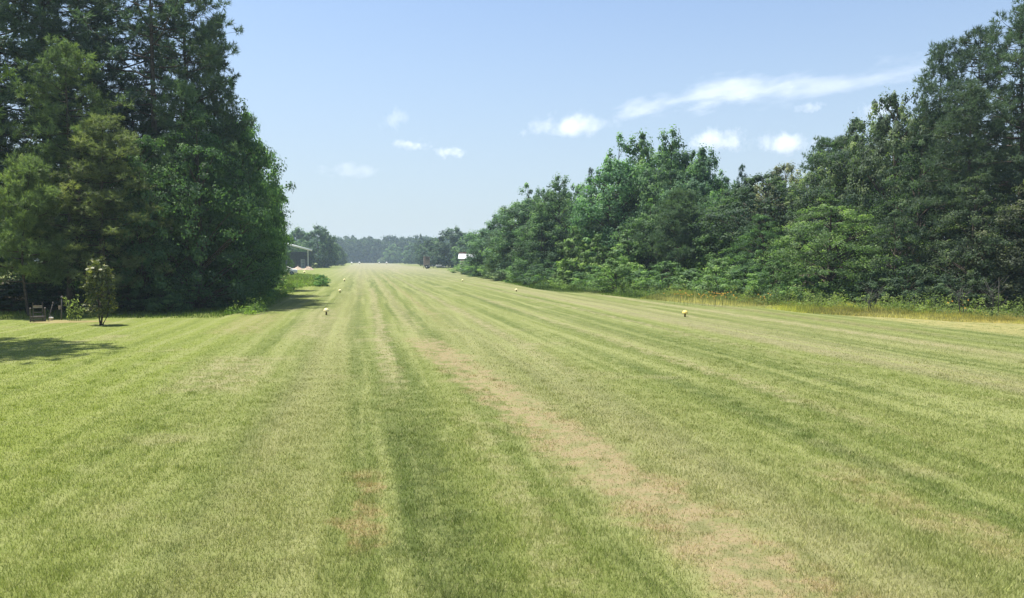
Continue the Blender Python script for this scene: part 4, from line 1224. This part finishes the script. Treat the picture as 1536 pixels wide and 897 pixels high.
# ------------------------------------------------------------------ clouds (volumes far beyond the haze)
def cloud_mat(name, dens, seed, soft=0.75):
    m, e = new_mat(name)
    out = e.node('ShaderNodeOutputMaterial')
    tc = e.node('ShaderNodeTexCoord').outputs['Object']
    ln = e.node('ShaderNodeVectorMath', operation='LENGTH'); e.put(ln.inputs[0], tc)
    ad = e.node('ShaderNodeVectorMath', operation='ADD'); e.put(ad.inputs[0], tc); ad.inputs[1].default_value = (seed * 3.1, seed, 0)
    mp = e.node('ShaderNodeVectorMath', operation='MULTIPLY'); e.put(mp.inputs[0], ad.outputs[0]); mp.inputs[1].default_value = (2.6, 1.2, 0.9)
    nz = e.noise(mp.outputs[0], 1.0, 4.0, 0.6)
    s = e.m('SUBTRACT', e.m('SUBTRACT', 1.0, ln.outputs['Value']), e.m('MULTIPLY', e.m('SUBTRACT', 0.62, nz), 2.3))
    d = e.m('MULTIPLY', e.ss(s, 0.0, soft), dens * 1.0)
    v = e.node('ShaderNodeVolumePrincipled')
    v.inputs['Color'].default_value = (1, 1, 1, 1)
    v.inputs['Anisotropy'].default_value = 0.0
    e.put(v.inputs['Density'], d)
    e.nt.links.new(v.outputs[0], out.inputs['Volume'])
    return m

def cloud(px, py, w_px, h_px, dens, label, seed, tilt=0.0):
    D = 4200.0
    x, y, z = at(px, py, D)
    bm_n = 24
    V, Fs = [], []
    rings = 12
    for i in range(1, rings):
        th = math.pi * i / rings
        for k in range(bm_n):
            a = 2 * math.pi * k / bm_n
            V.append((math.sin(th) * math.cos(a), math.sin(th) * math.sin(a), math.cos(th)))
    V += [(0, 0, 1), (0, 0, -1)]
    Fq, Ft = [], []
    for i in range(rings - 2):
        for k in range(bm_n):
            Fq.append([i * bm_n + k, (i + 1) * bm_n + k, (i + 1) * bm_n + (k + 1) % bm_n, i * bm_n + (k + 1) % bm_n])
    for k in range(bm_n):
        Ft.append([len(V) - 2, k, (k + 1) % bm_n]); b0 = (rings - 2) * bm_n
        Ft.append([len(V) - 1, b0 + (k + 1) % bm_n, b0 + k])
    me = mesh_np('cloud', np.array(V), [np.array(Fq), np.array(Ft)], cloud_mat('cloud_vapour', dens * 0.66 * 150 / w_px, seed))
    o = link('cloud', me)
    sc = D / F
    o.location = (x, y, z)
    o.scale = (w_px * sc * .5, max(w_px * sc * .35, 60), h_px * sc * .43)
    o.rotation_euler = (0, R(-tilt), math.atan2(-x, y))
    tag(o, label, 'cloud')
CL = 0.010
cloud(850, 188, 170, 56, CL, 'bright flat-bottomed cloud left of centre-right sky above the dark slim tree', 1, 2)
cloud(1072, 143, 380, 40, CL * 1.5, 'long thin white streak of cloud, its thick left part', 2, 7)
cloud(1262, 126, 400, 30, CL * 0.9, 'faint right end of the long cloud streak reaching the tall pines', 3, 5)
cloud(1078, 212, 120, 56, CL, 'puffy white cloud touching the tallest broadleaf trees', 4)
cloud(1178, 216, 140, 58, CL * 1.2, 'brightest puffy cloud above the dark evergreen cone', 5)
cloud(1216, 160, 60, 26, CL * .35, 'tiny faint cloud wisp above the brightest cloud', 6)
cloud(676, 230, 70, 26, CL * .7, 'small pinkish cloud, lowest bright one left of the middle', 7)
cloud(618, 217, 72, 28, CL * .7, 'small white cloud just left of the pinkish one', 8)
cloud(592, 180, 66, 50, CL * .3, 'faint wispy cloud above the two small ones', 9, 25)
cloud(530, 256, 130, 36, CL * .25, 'very faint cloud low over the strip at the left', 10)
cloud(1318, 165, 80, 60, CL * .6, 'cloud edge showing just left of the oaks on the right', 11)

# ------------------------------------------------------------------ haze
hz_m, e = new_mat('haze_air')
out = e.node('ShaderNodeOutputMaterial')
v = e.node('ShaderNodeVolumePrincipled')
v.inputs['Color'].default_value = (0.62, 0.80, 1.0, 1)
v.inputs['Density'].default_value = 0.00036
v.inputs['Anisotropy'].default_value = 0.2
e.nt.links.new(v.outputs[0], out.inputs['Volume'])
X0, X1, Y0, Y1, Z0, Z1 = -1400, 1400, -300, 1400, -1.0, 24.0
V = np.array([(a, b, c) for c in (Z0, Z1) for (a, b) in ((X0, Y0), (X1, Y0), (X1, Y1), (X0, Y1))], float)
o = link('haze', mesh_np('haze', V, [np.array([[3, 2, 1, 0], [4, 5, 6, 7], [0, 1, 5, 4], [1, 2, 6, 5], [2, 3, 7, 6], [3, 0, 4, 7]])], hz_m))
tag(o, kind='stuff')
